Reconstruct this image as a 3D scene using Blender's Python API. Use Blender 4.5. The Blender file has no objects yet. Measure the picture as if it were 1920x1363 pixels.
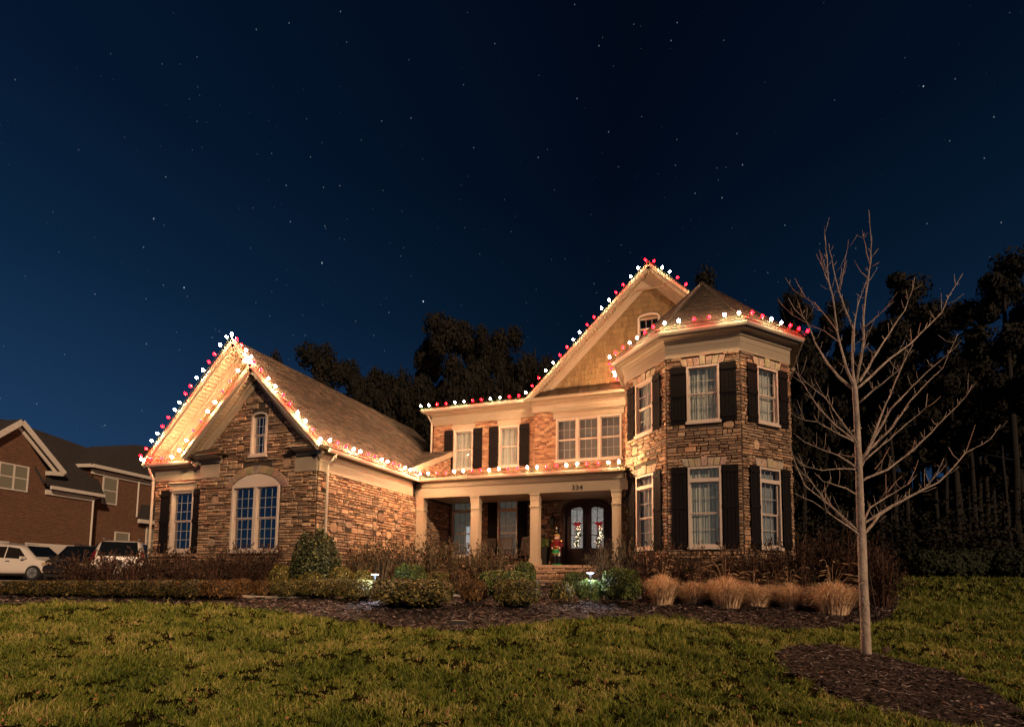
import bpy, bmesh, math, random
import numpy as np
from mathutils import Vector, Matrix
R = math.radians
rng = random.Random(7)
nrg = np.random.RandomState(11)
scene = bpy.context.scene
col = bpy.data.collections.new("place"); scene.collection.children.link(col)

# ------------------------------------------------------------------ camera
YAW, PITCH, ROLL = R(20.184), R(4.65), R(0.674)
FH = np.array([-math.sin(YAW), math.cos(YAW), 0.0])     # horizontal forward
RH = np.array([math.cos(YAW), math.sin(YAW), 0.0])      # horizontal right
cam_d = bpy.data.cameras.new("camera"); cam = bpy.data.objects.new("camera", cam_d); col.objects.link(cam)
_f = Vector((-math.sin(YAW)*math.cos(PITCH), math.cos(YAW)*math.cos(PITCH), math.sin(PITCH)))
_r = Vector(RH); _u = _r.cross(_f)
_R = _r*math.cos(ROLL)+_u*math.sin(ROLL); _U = -_r*math.sin(ROLL)+_u*math.cos(ROLL)
cam.matrix_world = Matrix(((_R.x,_U.x,-_f.x,0),(_R.y,_U.y,-_f.y,0),(_R.z,_U.z,-_f.z,0),(0,0,0,1)))
cam_d.sensor_width = 36; cam_d.lens = 36*1009.856/1920
cam_d.shift_y = (997.37-681.5)/1920
cam_d.clip_start = 0.1; cam_d.clip_end = 2000
scene.camera = cam
Rv, Uv, Fv = np.array(_R), np.array(_U), np.array(_f)
def sight(u, v):                                        # direction of a line of sight
    return Fv + Rv*(u-960)/1009.856 - Uv*(v-997.37)/1009.856
def spot(u, v, t):                                      # place t metres in front
    d = sight(u, v); return Vector(d*t/float(d@FH))
def on_y(u, v, y):
    d = sight(u, v); return Vector(d*y/d[1])
def st(s, t): return RH*s+FH*t

# ------------------------------------------------------------------ sky, light
world = bpy.data.worlds.new("World"); scene.world = world; world.use_nodes = True
wn = world.node_tree; wn.nodes.clear(); WL = wn.links.new
def N(tree, typ, **kw):
    n = tree.nodes.new(typ)
    for k, v in kw.items(): setattr(n, k, v)
    return n
wo = N(wn, 'ShaderNodeOutputWorld'); bg = N(wn, 'ShaderNodeBackground'); bg2 = N(wn, 'ShaderNodeBackground'); add = N(wn, 'ShaderNodeAddShader')
tc = N(wn, 'ShaderNodeTexCoord'); sep = N(wn, 'ShaderNodeSeparateXYZ'); WL(tc.outputs['Generated'], sep.inputs[0])
ramp = N(wn, 'ShaderNodeValToRGB')
ramp.color_ramp.elements[0].position = 0.0; ramp.color_ramp.elements[0].color = (0.0125, 0.037, 0.078, 1)
ramp.color_ramp.elements[1].position = 0.95; ramp.color_ramp.elements[1].color = (0.0007, 0.0030, 0.0100, 1)
for p_, c_ in ((0.12, (0.0085, 0.0275, 0.066)), (0.28, (0.0048, 0.0175, 0.047)), (0.42, (0.0022, 0.0105, 0.028)), (0.6, (0.0011, 0.0055, 0.0170))):
    e = ramp.color_ramp.elements.new(p_); e.color = (*c_, 1)
WL(sep.outputs['Z'], ramp.inputs[0])
# the west (left) keeps more of the dusk blue than the north-east
dotn = N(wn, 'ShaderNodeVectorMath', operation='DOT_PRODUCT'); dotn.inputs[1].default_value = tuple(RH); WL(tc.outputs['Generated'], dotn.inputs[0])
mr = N(wn, 'ShaderNodeMapRange'); mr.inputs['From Min'].default_value = -0.75; mr.inputs['From Max'].default_value = 0.15
mr.inputs['To Min'].default_value = 1.85; mr.inputs['To Max'].default_value = 0.60; WL(dotn.outputs['Value'], mr.inputs['Value'])
mr2 = N(wn, 'ShaderNodeMapRange'); mr2.inputs['From Min'].default_value = 0.15; mr2.inputs['From Max'].default_value = 0.75
mr2.inputs['To Min'].default_value = 0.0; mr2.inputs['To Max'].default_value = 0.55; WL(dotn.outputs['Value'], mr2.inputs['Value'])
ma = N(wn, 'ShaderNodeMath', operation='ADD'); WL(mr.outputs[0], ma.inputs[0]); WL(mr2.outputs[0], ma.inputs[1])
sc = N(wn, 'ShaderNodeVectorMath', operation='SCALE'); WL(ramp.outputs[0], sc.inputs[0]); WL(ma.outputs[0], sc.inputs['Scale'])
WL(sc.outputs[0], bg.inputs[0]); bg.inputs[1].default_value = 1.0
# stars, drawn a little long by the turning of the sky
mp = N(wn, 'ShaderNodeMapping'); mp.inputs['Rotation'].default_value = (0.3, 0.5, 0.2); mp.inputs['Scale'].default_value = (1, 1, 0.55); WL(tc.outputs['Generated'], mp.inputs[0])
def starlayer(scale, thr, strength, keep):
    vo = N(wn, 'ShaderNodeTexVoronoi'); vo.inputs['Scale'].default_value = scale; WL(mp.outputs[0], vo.inputs['Vector'])
    a = N(wn, 'ShaderNodeMapRange'); a.inputs['From Min'].default_value = 0; a.inputs['From Max'].default_value = thr
    a.inputs['To Min'].default_value = 1; a.inputs['To Max'].default_value = 0; WL(vo.outputs['Distance'], a.inputs['Value'])
    s2 = N(wn, 'ShaderNodeSeparateColor'); WL(vo.outputs['Color'], s2.inputs[0])
    b = N(wn, 'ShaderNodeMapRange'); b.inputs['From Min'].default_value = keep; b.inputs['From Max'].default_value = 1; WL(s2.outputs[0], b.inputs['Value'])
    pw = N(wn, 'ShaderNodeMath', operation='POWER'); pw.inputs[1].default_value = 2.2; WL(b.outputs[0], pw.inputs[0])
    m1 = N(wn, 'ShaderNodeMath', operation='MULTIPLY'); WL(a.outputs[0], m1.inputs[0]); WL(pw.outputs[0], m1.inputs[1])
    m2 = N(wn, 'ShaderNodeMath', operation='MULTIPLY'); WL(m1.outputs[0], m2.inputs[0]); m2.inputs[1].default_value = strength
    return m2
l1 = starlayer(34, 0.034, 2.4, 0.55); l2 = starlayer(90, 0.07, 0.45, 0.1)
sa = N(wn, 'ShaderNodeMath', operation='ADD'); WL(l1.outputs[0], sa.inputs[0]); WL(l2.outputs[0], sa.inputs[1])
bg2.inputs[0].default_value = (0.72, 0.86, 1, 1); WL(sa.outputs[0], bg2.inputs[1])
WL(bg.outputs[0], add.inputs[0]); WL(bg2.outputs[0], add.inputs[1]); WL(add.outputs[0], wo.inputs[0])

sun_d = bpy.data.lights.new("sun", 'SUN'); sun = bpy.data.objects.new("sun", sun_d); col.objects.link(sun)
SUNDIR = Vector((-0.70, 0.60, -0.36)).normalized()      # low warm light from the street side
sun.rotation_euler = SUNDIR.to_track_quat('-Z', 'Y').to_euler()
sun_d.energy = 2.9; sun_d.color = (1.0, 0.66, 0.40); sun_d.angle = R(1.5)
scene.view_settings.view_transform = 'Standard'; scene.view_settings.look = 'None'
scene.view_settings.exposure = 0.0; scene.view_settings.gamma = 1; scene.view_settings.use_curve_mapping = False
scene.cycles.use_denoising = True
try: scene.cycles.denoiser = 'OPENIMAGEDENOISE'
except Exception: pass
scene.cycles.use_light_tree = True
scene.cycles.max_bounces = 5; scene.cycles.diffuse_bounces = 3; scene.cycles.glossy_bounces = 3
scene.cycles.transparent_max_bounces = 6; scene.cycles.transmission_bounces = 3
scene.cycles.sample_clamp_indirect = 8; scene.cycles.caustics_reflective = False; scene.cycles.caustics_refractive = False

# ------------------------------------------------------------------ materials
def mat(name, c=(.5,.5,.5), rough=.7, metal=0, tint=False, noise=0.0, nscale=8, bump=0.0, bscale=40, island=0.0, emit=None, es=0, spec=0.4, grain=None):
    m = bpy.data.materials.new(name); m.use_nodes = True; t = m.node_tree; b = t.nodes['Principled BSDF']; L = t.links.new
    b.inputs['Roughness'].default_value = rough; b.inputs['Metallic'].default_value = metal
    b.inputs['Specular IOR Level'].default_value = spec
    src = None
    if tint:
        a = N(t, 'ShaderNodeAttribute', attribute_name='tint'); src = a.outputs['Color']
    else:
        rgb = N(t, 'ShaderNodeRGB'); rgb.outputs[0].default_value = (*c, 1); src = rgb.outputs[0]
    tcn = N(t, 'ShaderNodeTexCoord')
    if noise:
        nz = N(t, 'ShaderNodeTexNoise'); nz.inputs['Scale'].default_value = nscale; nz.inputs['Detail'].default_value = 6; nz.inputs['Roughness'].default_value = .65
        if grain:
            mpn = N(t, 'ShaderNodeMapping'); mpn.inputs['Scale'].default_value = grain; L(tcn.outputs['Object'], mpn.inputs[0]); L(mpn.outputs[0], nz.inputs['Vector'])
        else: L(tcn.outputs['Object'], nz.inputs['Vector'])
        mr_ = N(t, 'ShaderNodeMapRange'); mr_.inputs['From Min'].default_value = .3; mr_.inputs['From Max'].default_value = .7
        mr_.inputs['To Min'].default_value = 1-noise; mr_.inputs['To Max'].default_value = 1+noise*.7; L(nz.outputs['Fac'], mr_.inputs['Value'])
        v = N(t, 'ShaderNodeVectorMath', operation='SCALE'); L(src, v.inputs[0]); L(mr_.outputs[0], v.inputs['Scale']); src = v.outputs[0]
    if island:
        g = N(t, 'ShaderNodeNewGeometry'); mi = N(t, 'ShaderNodeMapRange'); mi.inputs['To Min'].default_value = 1-island; mi.inputs['To Max'].default_value = 1+island
        L(g.outputs['Random Per Island'], mi.inputs['Value']); v = N(t, 'ShaderNodeVectorMath', operation='SCALE'); L(src, v.inputs[0]); L(mi.outputs[0], v.inputs['Scale']); src = v.outputs[0]
    L(src, b.inputs['Base Color'])
    if bump:
        nb = N(t, 'ShaderNodeTexNoise'); nb.inputs['Scale'].default_value = bscale; nb.inputs['Detail'].default_value = 5; L(tcn.outputs['Object'], nb.inputs['Vector'])
        bp = N(t, 'ShaderNodeBump'); bp.inputs['Strength'].default_value = bump; bp.inputs['Distance'].default_value = .02; L(nb.outputs['Fac'], bp.inputs['Height']); L(bp.outputs[0], b.inputs['Normal'])
    if emit:
        b.inputs['Emission Color'].default_value = (*emit, 1); b.inputs['Emission Strength'].default_value = es
    return m
def mat2(name, cols, scale=3, rough=.8, jitter=.3, trans=0.0, patch=None):
    """leaf-like material: colour ramp over random-per-island plus a patch noise in the ground's own coordinates"""
    m = bpy.data.materials.new(name); m.use_nodes = True; t = m.node_tree; b = t.nodes['Principled BSDF']; L = t.links.new
    b.inputs['Roughness'].default_value = rough; b.inputs['Specular IOR Level'].default_value = .25
    g = N(t, 'ShaderNodeNewGeometry'); tcn = N(t, 'ShaderNodeTexCoord'); nz = N(t, 'ShaderNodeTexNoise'); nz.inputs['Scale'].default_value = scale; nz.inputs['Detail'].default_value = 4
    L(tcn.outputs['Object'], nz.inputs['Vector'])
    mn = N(t, 'ShaderNodeMapRange'); mn.inputs['From Min'].default_value = .32; mn.inputs['From Max'].default_value = .68; L(nz.outputs['Fac'], mn.inputs['Value'])
    mx = N(t, 'ShaderNodeMix', data_type='FLOAT'); mx.inputs[0].default_value = jitter; L(mn.outputs[0], mx.inputs[2]); L(g.outputs['Random Per Island'], mx.inputs[3])
    r = N(t, 'ShaderNodeValToRGB'); els = r.color_ramp.elements; n = len(cols)
    els[0].position = 0; els[0].color = (*cols[0], 1); els[1].position = 1; els[1].color = (*cols[-1], 1)
    for i in range(1, n-1):
        e = els.new(i/(n-1)); e.color = (*cols[i], 1)
    L(mx.outputs[0], r.inputs[0]); L(r.outputs[0], b.inputs['Base Color'])
    if trans:
        tr = N(t, 'ShaderNodeBsdfTranslucent'); L(r.outputs[0], tr.inputs[0]); ms = N(t, 'ShaderNodeMixShader'); ms.inputs[0].default_value = trans
        o = t.nodes['Material Output']; L(b.outputs[0], ms.inputs[1]); L(tr.outputs[0], ms.inputs[2]); L(ms.outputs[0], o.inputs[0])
    return m
M = {}
M['stone'] = mat('stone', tint=True, rough=.85, noise=.35, nscale=9, bump=.9, bscale=26)
M['brick'] = mat('brick', tint=True, rough=.85, noise=.2, nscale=14, bump=.4, bscale=60)
M['mortar'] = mat('mortar', (.055,.040,.030), .95, noise=.2, bump=.4)  # joint shade put into the colour: darkened for missing relief shadows
M['bmortar'] = mat('brick_mortar', (.30,.24,.18), .95, noise=.2)
M['trim'] = mat('trim_paint', (.31,.25,.18), .55, noise=.06, nscale=5)
M['casing'] = mat('window_casing', (.50,.42,.36), .45, noise=.05, nscale=6)
M['gutter'] = mat('gutter_metal', (.38,.33,.27), .5)
M['shutter'] = mat('shutter_paint', (.008,.0065,.007), .7, noise=.25, nscale=20, spec=.08)
M['shingle'] = mat('roof_shingle', tint=True, rough=.95, noise=.3, nscale=40, bump=.6, bscale=120)
M['shake'] = mat('cedar_shake', tint=True, rough=.85, noise=.22, nscale=12, grain=(1,1,.15), bump=.4, bscale=60)
M['tan'] = mat('tan_siding', (.17,.12,.06), .7, noise=.12, nscale=3)
M['dark'] = mat('interior_dark', (.006,.006,.008), .9)
M['curtain'] = mat('curtain', (.50,.47,.38), .9, noise=.12, nscale=5, emit=(.52,.50,.38), es=.045)  # this cloth and the next glow faintly, standing in for room light
M['curtaindim'] = mat('dim_curtain', (.26,.26,.25), .9, noise=.2, nscale=3, emit=(.42,.45,.48), es=.022)
M['ntrim'] = mat('white_house_trim', (.60,.55,.50), .5)
M['blind'] = mat('roller_blind', (.20,.18,.16), .9, emit=(.4,.36,.32), es=.03)
M['muntin'] = mat('muntin', (.30,.29,.27), .5)
M['metal'] = mat('bronze_roof_metal', (.07,.05,.035), .35, metal=.6)
M['black'] = mat('black_metal', (.015,.014,.013), .45, metal=.3)
M['wood'] = mat('dark_door_wood', (.045,.020,.010), .35, noise=.4, nscale=6, grain=(8,8,.6))
M['floorstone'] = mat('porch_slab', (.32,.22,.15), .8, noise=.25, nscale=4, bump=.3)
M['concrete'] = mat('concrete', (.36,.32,.28), .9, noise=.18, nscale=2, bump=.3, bscale=90)
M['wire'] = mat('green_wire', (.01,.03,.012), .5)
M['bulbw'] = mat('white_bulb', (.9,.8,.6), .3, emit=(1,.72,.36), es=1150)
M['bulbr'] = mat('red_bulb', (.5,.01,.02), .3, emit=(1,.0002,.0006), es=480)
def glass_mat(name, gloss=.16, tintc=(.9,.93,.95)):
    m = bpy.data.materials.new(name); m.use_nodes = True; t = m.node_tree; t.nodes.clear()
    o = N(t, 'ShaderNodeOutputMaterial'); a = N(t, 'ShaderNodeBsdfTransparent'); a.inputs[0].default_value = (*tintc, 1)
    g = N(t, 'ShaderNodeBsdfGlossy'); g.inputs['Roughness'].default_value = .03
    fr = N(t, 'ShaderNodeFresnel'); fr.inputs[0].default_value = 1.5
    ad = N(t, 'ShaderNodeMath', operation='ADD'); ad.inputs[1].default_value = gloss; ad.use_clamp = True
    ms = N(t, 'ShaderNodeMixShader'); gm_ = N(t, 'ShaderNodeNewGeometry'); iv = N(t, 'ShaderNodeMath', operation='SUBTRACT'); iv.inputs[0].default_value = 1; t.links.new(gm_.outputs['Backfacing'], iv.inputs[1]); mu = N(t, 'ShaderNodeMath', operation='MULTIPLY')
    t.links.new(fr.outputs[0], ad.inputs[0]); t.links.new(ad.outputs[0], mu.inputs[0]); t.links.new(iv.outputs[0], mu.inputs[1]); t.links.new(mu.outputs[0], ms.inputs[0])
    t.links.new(a.outputs[0], ms.inputs[1]); t.links.new(g.outputs[0], ms.inputs[2]); t.links.new(ms.outputs[0], o.inputs[0])
    return m
M['glass'] = glass_mat('window_glass', .01)
M['skyglass'] = glass_mat('coated_glass', .22, (.5,.55,.6))
M['carglass'] = mat('car_glass', (.006,.008,.01), .06, spec=.8)

# ------------------------------------------------------------------ mesh helpers
ROOT = {}
def root_of(o):
    while o.parent: o = o.parent
    return o
class MB:
    def __init__(s): s.v = []; s.f = []; s.m = []; s.t = []; s.cur = (.5,.5,.5); s.mi = 0
    def add(s, vs, fs):
        b = len(s.v); s.v.extend([tuple(p) for p in vs]); s.t.extend([s.cur]*len(vs))
        for f in fs: s.f.append(tuple(b+i for i in f)); s.m.append(s.mi)
    def hexa(s, p, back=True):   # p: 0-3 back ring, 4-7 front ring, both counter-clockwise from outside
        fs = [(4,5,6,7),(0,1,5,4),(1,2,6,5),(2,3,7,6),(3,0,4,7)]
        if back: fs.append((3,2,1,0))
        s.add(p, fs)
    def box(s, x0, x1, y0, y1, z0, z1):
        s.add([(x0,y0,z0),(x1,y0,z0),(x1,y1,z0),(x0,y1,z0),(x0,y0,z1),(x1,y0,z1),(x1,y1,z1),(x0,y1,z1)],
              [(3,2,1,0),(4,5,6,7),(0,1,5,4),(1,2,6,5),(2,3,7,6),(3,0,4,7)])
    def prism(s, poly, off):     # poly: list of Vectors (planar), off: extrusion Vector
        n = len(poly); o = Vector(off); vs = [Vector(p) for p in poly]+[Vector(p)+o for p in poly]
        s.add(vs, [tuple(range(n-1,-1,-1)), tuple(range(n,2*n))]+[(i,(i+1)%n,n+(i+1)%n,n+i) for i in range(n)])
    def beam(s, p0, p1, w, h, up=(0,0,1)):
        p0 = Vector(p0); p1 = Vector(p1); d = (p1-p0).normalized(); u = Vector(up); x = d.cross(u)
        if x.length < 1e-5: x = d.cross(Vector((1,0,0)))
        x.normalize(); u = x.cross(d)
        q = []
        for p in (p0, p1):
            q += [p-x*w/2-u*h/2, p+x*w/2-u*h/2, p+x*w/2+u*h/2, p-x*w/2+u*h/2]
        s.add(q, [(3,2,1,0),(4,5,6,7),(0,1,5,4),(1,2,6,5),(2,3,7,6),(3,0,4,7)])
    def tube(s, pts, rad, n=6, cap=True):
        pts = [Vector(p) for p in pts]; k = len(pts); vs = []
        rr = rad if isinstance(rad, (list, tuple)) else [rad]*k
        ref = Vector((0.13, 0.2, 1)).normalized()
        for i, p in enumerate(pts):
            d = (pts[min(i+1, k-1)]-pts[max(i-1, 0)]).normalized()
            a = d.cross(ref)
            if a.length < 1e-3: a = d.cross(Vector((1,0,0)))
            a.normalize(); b = d.cross(a)
            for j in range(n):
                w = 2*math.pi*j/n; vs.append(p+(a*math.cos(w)+b*math.sin(w))*rr[i])
        fs = [(i*n+j, i*n+(j+1)%n, (i+1)*n+(j+1)%n, (i+1)*n+j) for i in range(k-1) for j in range(n)]
        if cap: fs += [tuple(range(n-1,-1,-1)), tuple((k-1)*n+j for j in range(n))]
        s.add(vs, fs)
    def lathe(s, c, prof, n=12, axis='z'):   # prof: (r, z)
        vs = []
        for r_, z_ in prof:
            for j in range(n):
                w = 2*math.pi*j/n; a, b = r_*math.cos(w), r_*math.sin(w)
                q = (a, b, z_) if axis == 'z' else ((z_, a, b) if axis == 'x' else (a, z_, b))
                vs.append((c[0]+q[0], c[1]+q[1], c[2]+q[2]))
        k = len(prof)
        fs = [(i*n+j, i*n+(j+1)%n, (i+1)*n+(j+1)%n, (i+1)*n+j) for i in range(k-1) for j in range(n)]
        fs += [tuple(range(n-1,-1,-1)), tuple((k-1)*n+j for j in range(n))]
        s.add(vs, fs)
    def build(s, name, m, parent=None, smooth=False, kind=None, local=False):
        off = Vector((0,0,0))
        if parent is not None and not local: off = ROOT.get(root_of(parent).name, Vector((0,0,0)))
        me = bpy.data.meshes.new(name)
        vs = [(x-off.x, y-off.y, z-off.z) for x, y, z in s.v]
        me.from_pydata(vs, [], s.f)
        ms = m if isinstance(m, (list, tuple)) else [m]
        for q in ms: me.materials.append(M[q] if isinstance(q, str) else q)
        if len(ms) > 1: me.polygons.foreach_set('material_index', s.m)
        if any('tint' in (q if isinstance(q, str) else q.name) or (q in ('stone','brick','shingle','shake')) for q in ms):
            a = me.attributes.new('tint', 'FLOAT_COLOR', 'POINT')
            a.data.foreach_set('color', np.array([(c[0], c[1], c[2], 1) for c in s.t], dtype=np.float32).ravel())
        if smooth: me.polygons.foreach_set('use_smooth', [True]*len(me.polygons))
        o = bpy.data.objects.new(name, me); col.objects.link(o)
        if parent is not None: o.parent = parent
        if kind: o['kind'] = kind
        return o
def quick(name, vs, fs, m, parent=None, kind=None, smooth=False):    # numpy arrays, equal-sided faces
    vs = np.asarray(vs, dtype=np.float32); fs = np.asarray(fs, dtype=np.int32); k = fs.shape[1]
    me = bpy.data.meshes.new(name); me.vertices.add(len(vs)); me.vertices.foreach_set('co', vs.ravel())
    me.loops.add(fs.size); me.loops.foreach_set('vertex_index', fs.ravel())
    me.polygons.add(len(fs)); me.polygons.foreach_set('loop_start', np.arange(0, fs.size, k, dtype=np.int32))
    if smooth: me.polygons.foreach_set('use_smooth', np.ones(len(fs), dtype=bool))
    me.update(calc_edges=True); me.materials.append(M[m] if isinstance(m, str) else m)
    o = bpy.data.objects.new(name, me); col.objects.link(o)
    if parent is not None: o.parent = parent
    if kind: o['kind'] = kind
    return o
def tag(o, label=None, cat=None, group=None, kind=None):
    if label: o['label'] = label
    if cat: o['category'] = cat
    if group: o['group'] = group
    if kind: o['kind'] = kind
    return o
def thing(name, loc, label, cat, group=None, rz=0):
    o = bpy.data.objects.new(name, None); col.objects.link(o); o.location = loc; o.rotation_euler = (0,0,rz); o.empty_display_size = .2
    ROOT[o.name] = Vector(loc); return tag(o, label, cat, group)
def copy_tree(o, parent=None, loc=None, rz=None, scale=None, label=None):
    c = o.copy(); col.objects.link(c)
    if parent is not None: c.parent = parent
    if loc is not None: c.location = loc
    if rz is not None: c.rotation_euler = (0,0,rz)
    if scale is not None: c.scale = scale
    if label: c['label'] = label
    for ch in o.children: copy_tree(ch, c)
    return c
class Face:                      # a wall plane: a along it, z up, o outwards
    def __init__(s, x, y, dx, dy):
        l = math.hypot(dx, dy); s.o = Vector((x, y, 0)); s.d = Vector((dx/l, dy/l, 0)); s.n = Vector((dy/l, -dx/l, 0))
    def p(s, a, z, o=0): return s.o+s.d*a+s.n*o+Vector((0,0,z))
    def box(s, mb, a0, a1, z0, z1, o0, o1):
        q = [s.p(a0,z0,o0),s.p(a1,z0,o0),s.p(a1,z1,o0),s.p(a0,z1,o0),s.p(a0,z0,o1),s.p(a1,z0,o1),s.p(a1,z1,o1),s.p(a0,z1,o1)]
        mb.hexa(q)
def sweep(mb, path, prof, ends=True):      # path: xy list (outside on the right-hand side of travel), prof: closed (out, z) polygon
    P = [Vector((x, y, 0)) for x, y in path]; k = len(P); n = len(prof); vs = []
    for i in range(k):
        d0 = (P[i]-P[i-1]).normalized() if i else None; d1 = (P[i+1]-P[i]).normalized() if i < k-1 else None
        n0 = Vector((d0.y,-d0.x,0)) if d0 else None; n1 = Vector((d1.y,-d1.x,0)) if d1 else None
        if n0 is None: m_ = n1
        elif n1 is None: m_ = n0
        else:
            m_ = (n0+n1).normalized(); m_ = m_/max(.3, m_.dot(n0))
        for o_, z_ in prof: vs.append(P[i]+m_*o_+Vector((0,0,z_)))
    fs = [(i*n+j, (i+1)*n+j, (i+1)*n+(j+1)%n, i*n+(j+1)%n) for i in range(k-1) for j in range(n)]
    if ends: fs += [tuple(range(n)), tuple((k-1)*n+j for j in range(n-1,-1,-1))]
    mb.add(vs, fs)
def vnoise(x, y, s=1.0, seed=0):           # smooth value noise, numpy
    x = np.asarray(x, float)*s+seed*17.3; y = np.asarray(y, float)*s+seed*9.1
    xi = np.floor(x).astype(int); yi = np.floor(y).astype(int); fx = x-xi; fy = y-yi
    fx = fx*fx*(3-2*fx); fy = fy*fy*(3-2*fy)
    def h(a, b):
        n = (a*374761393+b*668265263+seed*1442695) & 0x7fffffff; n = ((n ^ (n >> 13))*1274126177) & 0x7fffffff
        return (n & 0xffff)/65535.0
    return (h(xi,yi)*(1-fx)+h(xi+1,yi)*fx)*(1-fy)+(h(xi,yi+1)*(1-fx)+h(xi+1,yi+1)*fx)*fy

# ------------------------------------------------------------------ terrain
TT = [0, 5, 8.4, 10.8, 13, 15.2, 17.7, 20, 27, 38, 60, 200]
ZL = [-1.5,-1.4,-1.2,-.98,-.80,-.66,-.56,-.54,-.53,-.5,-.4,0]
ZC = [-1.5,-1.4,-1.25,-1.03,-.80,-.61,-.33,-.25,-.2,-.1,.3,1]
ZR = [-1.5,-1.4,-1.27,-1.02,-.74,-.60,-.54,-.48,-.15,.32,1.0,3]
def G(s, t):
    s = np.asarray(s, float); t = np.asarray(t, float); z = 0
    for dt, w in ((-1.2,.25),(0,.5),(1.2,.25)):
        l, c, r_ = np.interp(t+dt, TT, ZL), np.interp(t+dt, TT, ZC), np.interp(t+dt, TT, ZR)
        a = np.clip((s+12)/10, 0, 1); b = np.clip((s+2)/11, 0, 1); a = a*a*(3-2*a); b = b*b*(3-2*b)
        z = z+w*(l*(1-a)+c*a*(1-b)+r_*b)
    return z+(vnoise(s, t, .8, 3)-.5)*.09*np.clip((14-t)/3, .25, 1)+(vnoise(s, t, 3.1, 5)-.5)*.035
def gz(x, y):
    return float(G(x*RH[0]+y*RH[1], x*FH[0]+y*FH[1]))
def land(u, v, t0=4):             # where a line of sight meets the ground
    d = sight(u, v); d = d/float(d@FH); sx = float(d@RH)
    ts = np.arange(t0, 60, .05); g = G(sx*ts, ts)-d[2]*ts
    i = np.argmax(g > 0); t = ts[i] if g.max() > 0 else 40
    return sx*t, t
def inpoly(s, t, poly):
    s = np.asarray(s); t = np.asarray(t); r_ = np.zeros(s.shape, bool); n = len(poly)
    for i in range(n):
        x0, y0 = poly[i]; x1, y1 = poly[(i+1)%n]
        c = ((y0 > t) != (y1 > t)) & (s < (x1-x0)*(t-y0)/((y1-y0) or 1e-9)+x0); r_ ^= c
    return r_
# ------------------------------------------------------------------ ground
def grid_mesh(name, smin, smax, tmin, tmax, ds, dt, m, lift=0, poly=None, rough=0, kind='structure', zf=None):
    S = np.arange(smin, smax+ds*.5, ds); T = np.arange(tmin, tmax+dt*.5, dt); ss, tt = np.meshgrid(S, T)
    z = (zf or G)(ss, tt)+lift
    if rough: z = z+(vnoise(ss, tt, 5, 9)-.5)*rough+(vnoise(ss, tt, 14, 4)-.5)*rough*.6
    x = ss*RH[0]+tt*FH[0]; y = ss*RH[1]+tt*FH[1]
    V = np.stack([x.ravel(), y.ravel(), z.ravel()], 1); ny, nx = ss.shape
    i = np.arange(nx-1)[None, :]+np.arange(ny-1)[:, None]*nx; i = i.ravel()
    F = np.stack([i, i+1, i+1+nx, i+nx], 1)
    if poly is not None:
        cs = ss.ravel()[F].mean(1); ct = tt.ravel()[F].mean(1); keep = np.zeros(len(F), bool)
        for p in poly: keep |= inpoly(cs, ct, p)
        F = F[keep]; u, inv = np.unique(F, return_inverse=True); V = V[u]; F = inv.reshape(F.shape)
    return quick(name, V, F, m, kind=kind, smooth=True)
M['soil'] = mat2('lawn_soil', [(.006,.007,.003),(.012,.012,.005),(.022,.017,.008)], scale=2.2, rough=1, jitter=0)
M['soil'].node_tree.nodes['Principled BSDF'].inputs['Specular IOR Level'].default_value = 0
M['mulch'] = mat2('mulch_soil', [(.012,.008,.007),(.03,.02,.017),(.055,.04,.034)], scale=30, rough=.9, jitter=0)
M['chip'] = mat2('wood_chip', [(.010,.006,.007),(.022,.014,.014),(.045,.030,.029),(.10,.072,.068),(.40,.33,.32)], scale=2, rough=.8, jitter=.85)
M['grass'] = mat2('grass_blade', [(.005,.010,.002),(.04,.066,.007),(.15,.20,.022),(.34,.33,.075),(.74,.50,.28)], scale=1.15, rough=.55, jitter=.62, trans=.2)
M['concrete2'] = M['concrete']

FAR = 26.0
grid_mesh('lawn', -46, 46, 1, FAR, .25, .25, 'soil')
def far_z(s, t): return G(s, t)
grid_mesh('ground', -700, 700, FAR, 900, 20, 20, 'soil', lift=-.02, zf=far_z)

# planting bed in front of the house (outline walked on the ground)
front = [(-120,1133),(0,1136),(120,1132),(260,1130),(400,1134),(500,1144),(600,1160),(700,1172),(850,1183),(960,1176),(1060,1163),(1140,1158),(1230,1160),(1320,1166),(1420,1178),(1500,1183),(1580,1178),(1640,1170),(1672,1160),(1682,1140),(1690,1120)]
bed = [land(u, v) for u, v in front]
bed += [(14.2, 21), (13, 27), (-13.5, 27), (-13.2, 17.5), (-15.2, 16.0), (-17, 15.2)]
grid_mesh('mulch_bed', -20, 16, 9, 27, .07, .07, 'mulch', lift=.018, poly=[bed], rough=.05)
ring_c, ring_r = (4.88, 7.3), (1.08, 2.2)
def ringmask(s, t, k=1.0):
    a = np.arctan2(t-ring_c[1], s-ring_c[0]); w = 1+.07*np.sin(3*a+1)+.05*np.sin(7*a)
    return ((s-ring_c[0]-.17*(t-7.3))/ring_r[0])**2+((t-ring_c[1])/ring_r[1])**2 < (k*w)**2
def ring_h(s, t):
    d = ((s-ring_c[0]-.17*(t-7.3))/ring_r[0])**2+((t-ring_c[1])/ring_r[1])**2
    return G(s, t)+.11*np.clip(1-d, 0, 1)**.7
an = np.linspace(0, 2*np.pi, 60, endpoint=False)
rp = []
for a in an:
    w = 1+.07*math.sin(3*a+1)+.05*math.sin(7*a); t = ring_c[1]+ring_r[1]*w*math.sin(a); rp.append((ring_c[0]+ring_r[0]*w*math.cos(a)+.17*(t-7.3), t))
grid_mesh('mulch_ring', 3, 7, 4, 10, .04, .04, 'mulch', lift=.012, poly=[rp], rough=.04, zf=ring_h)
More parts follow.
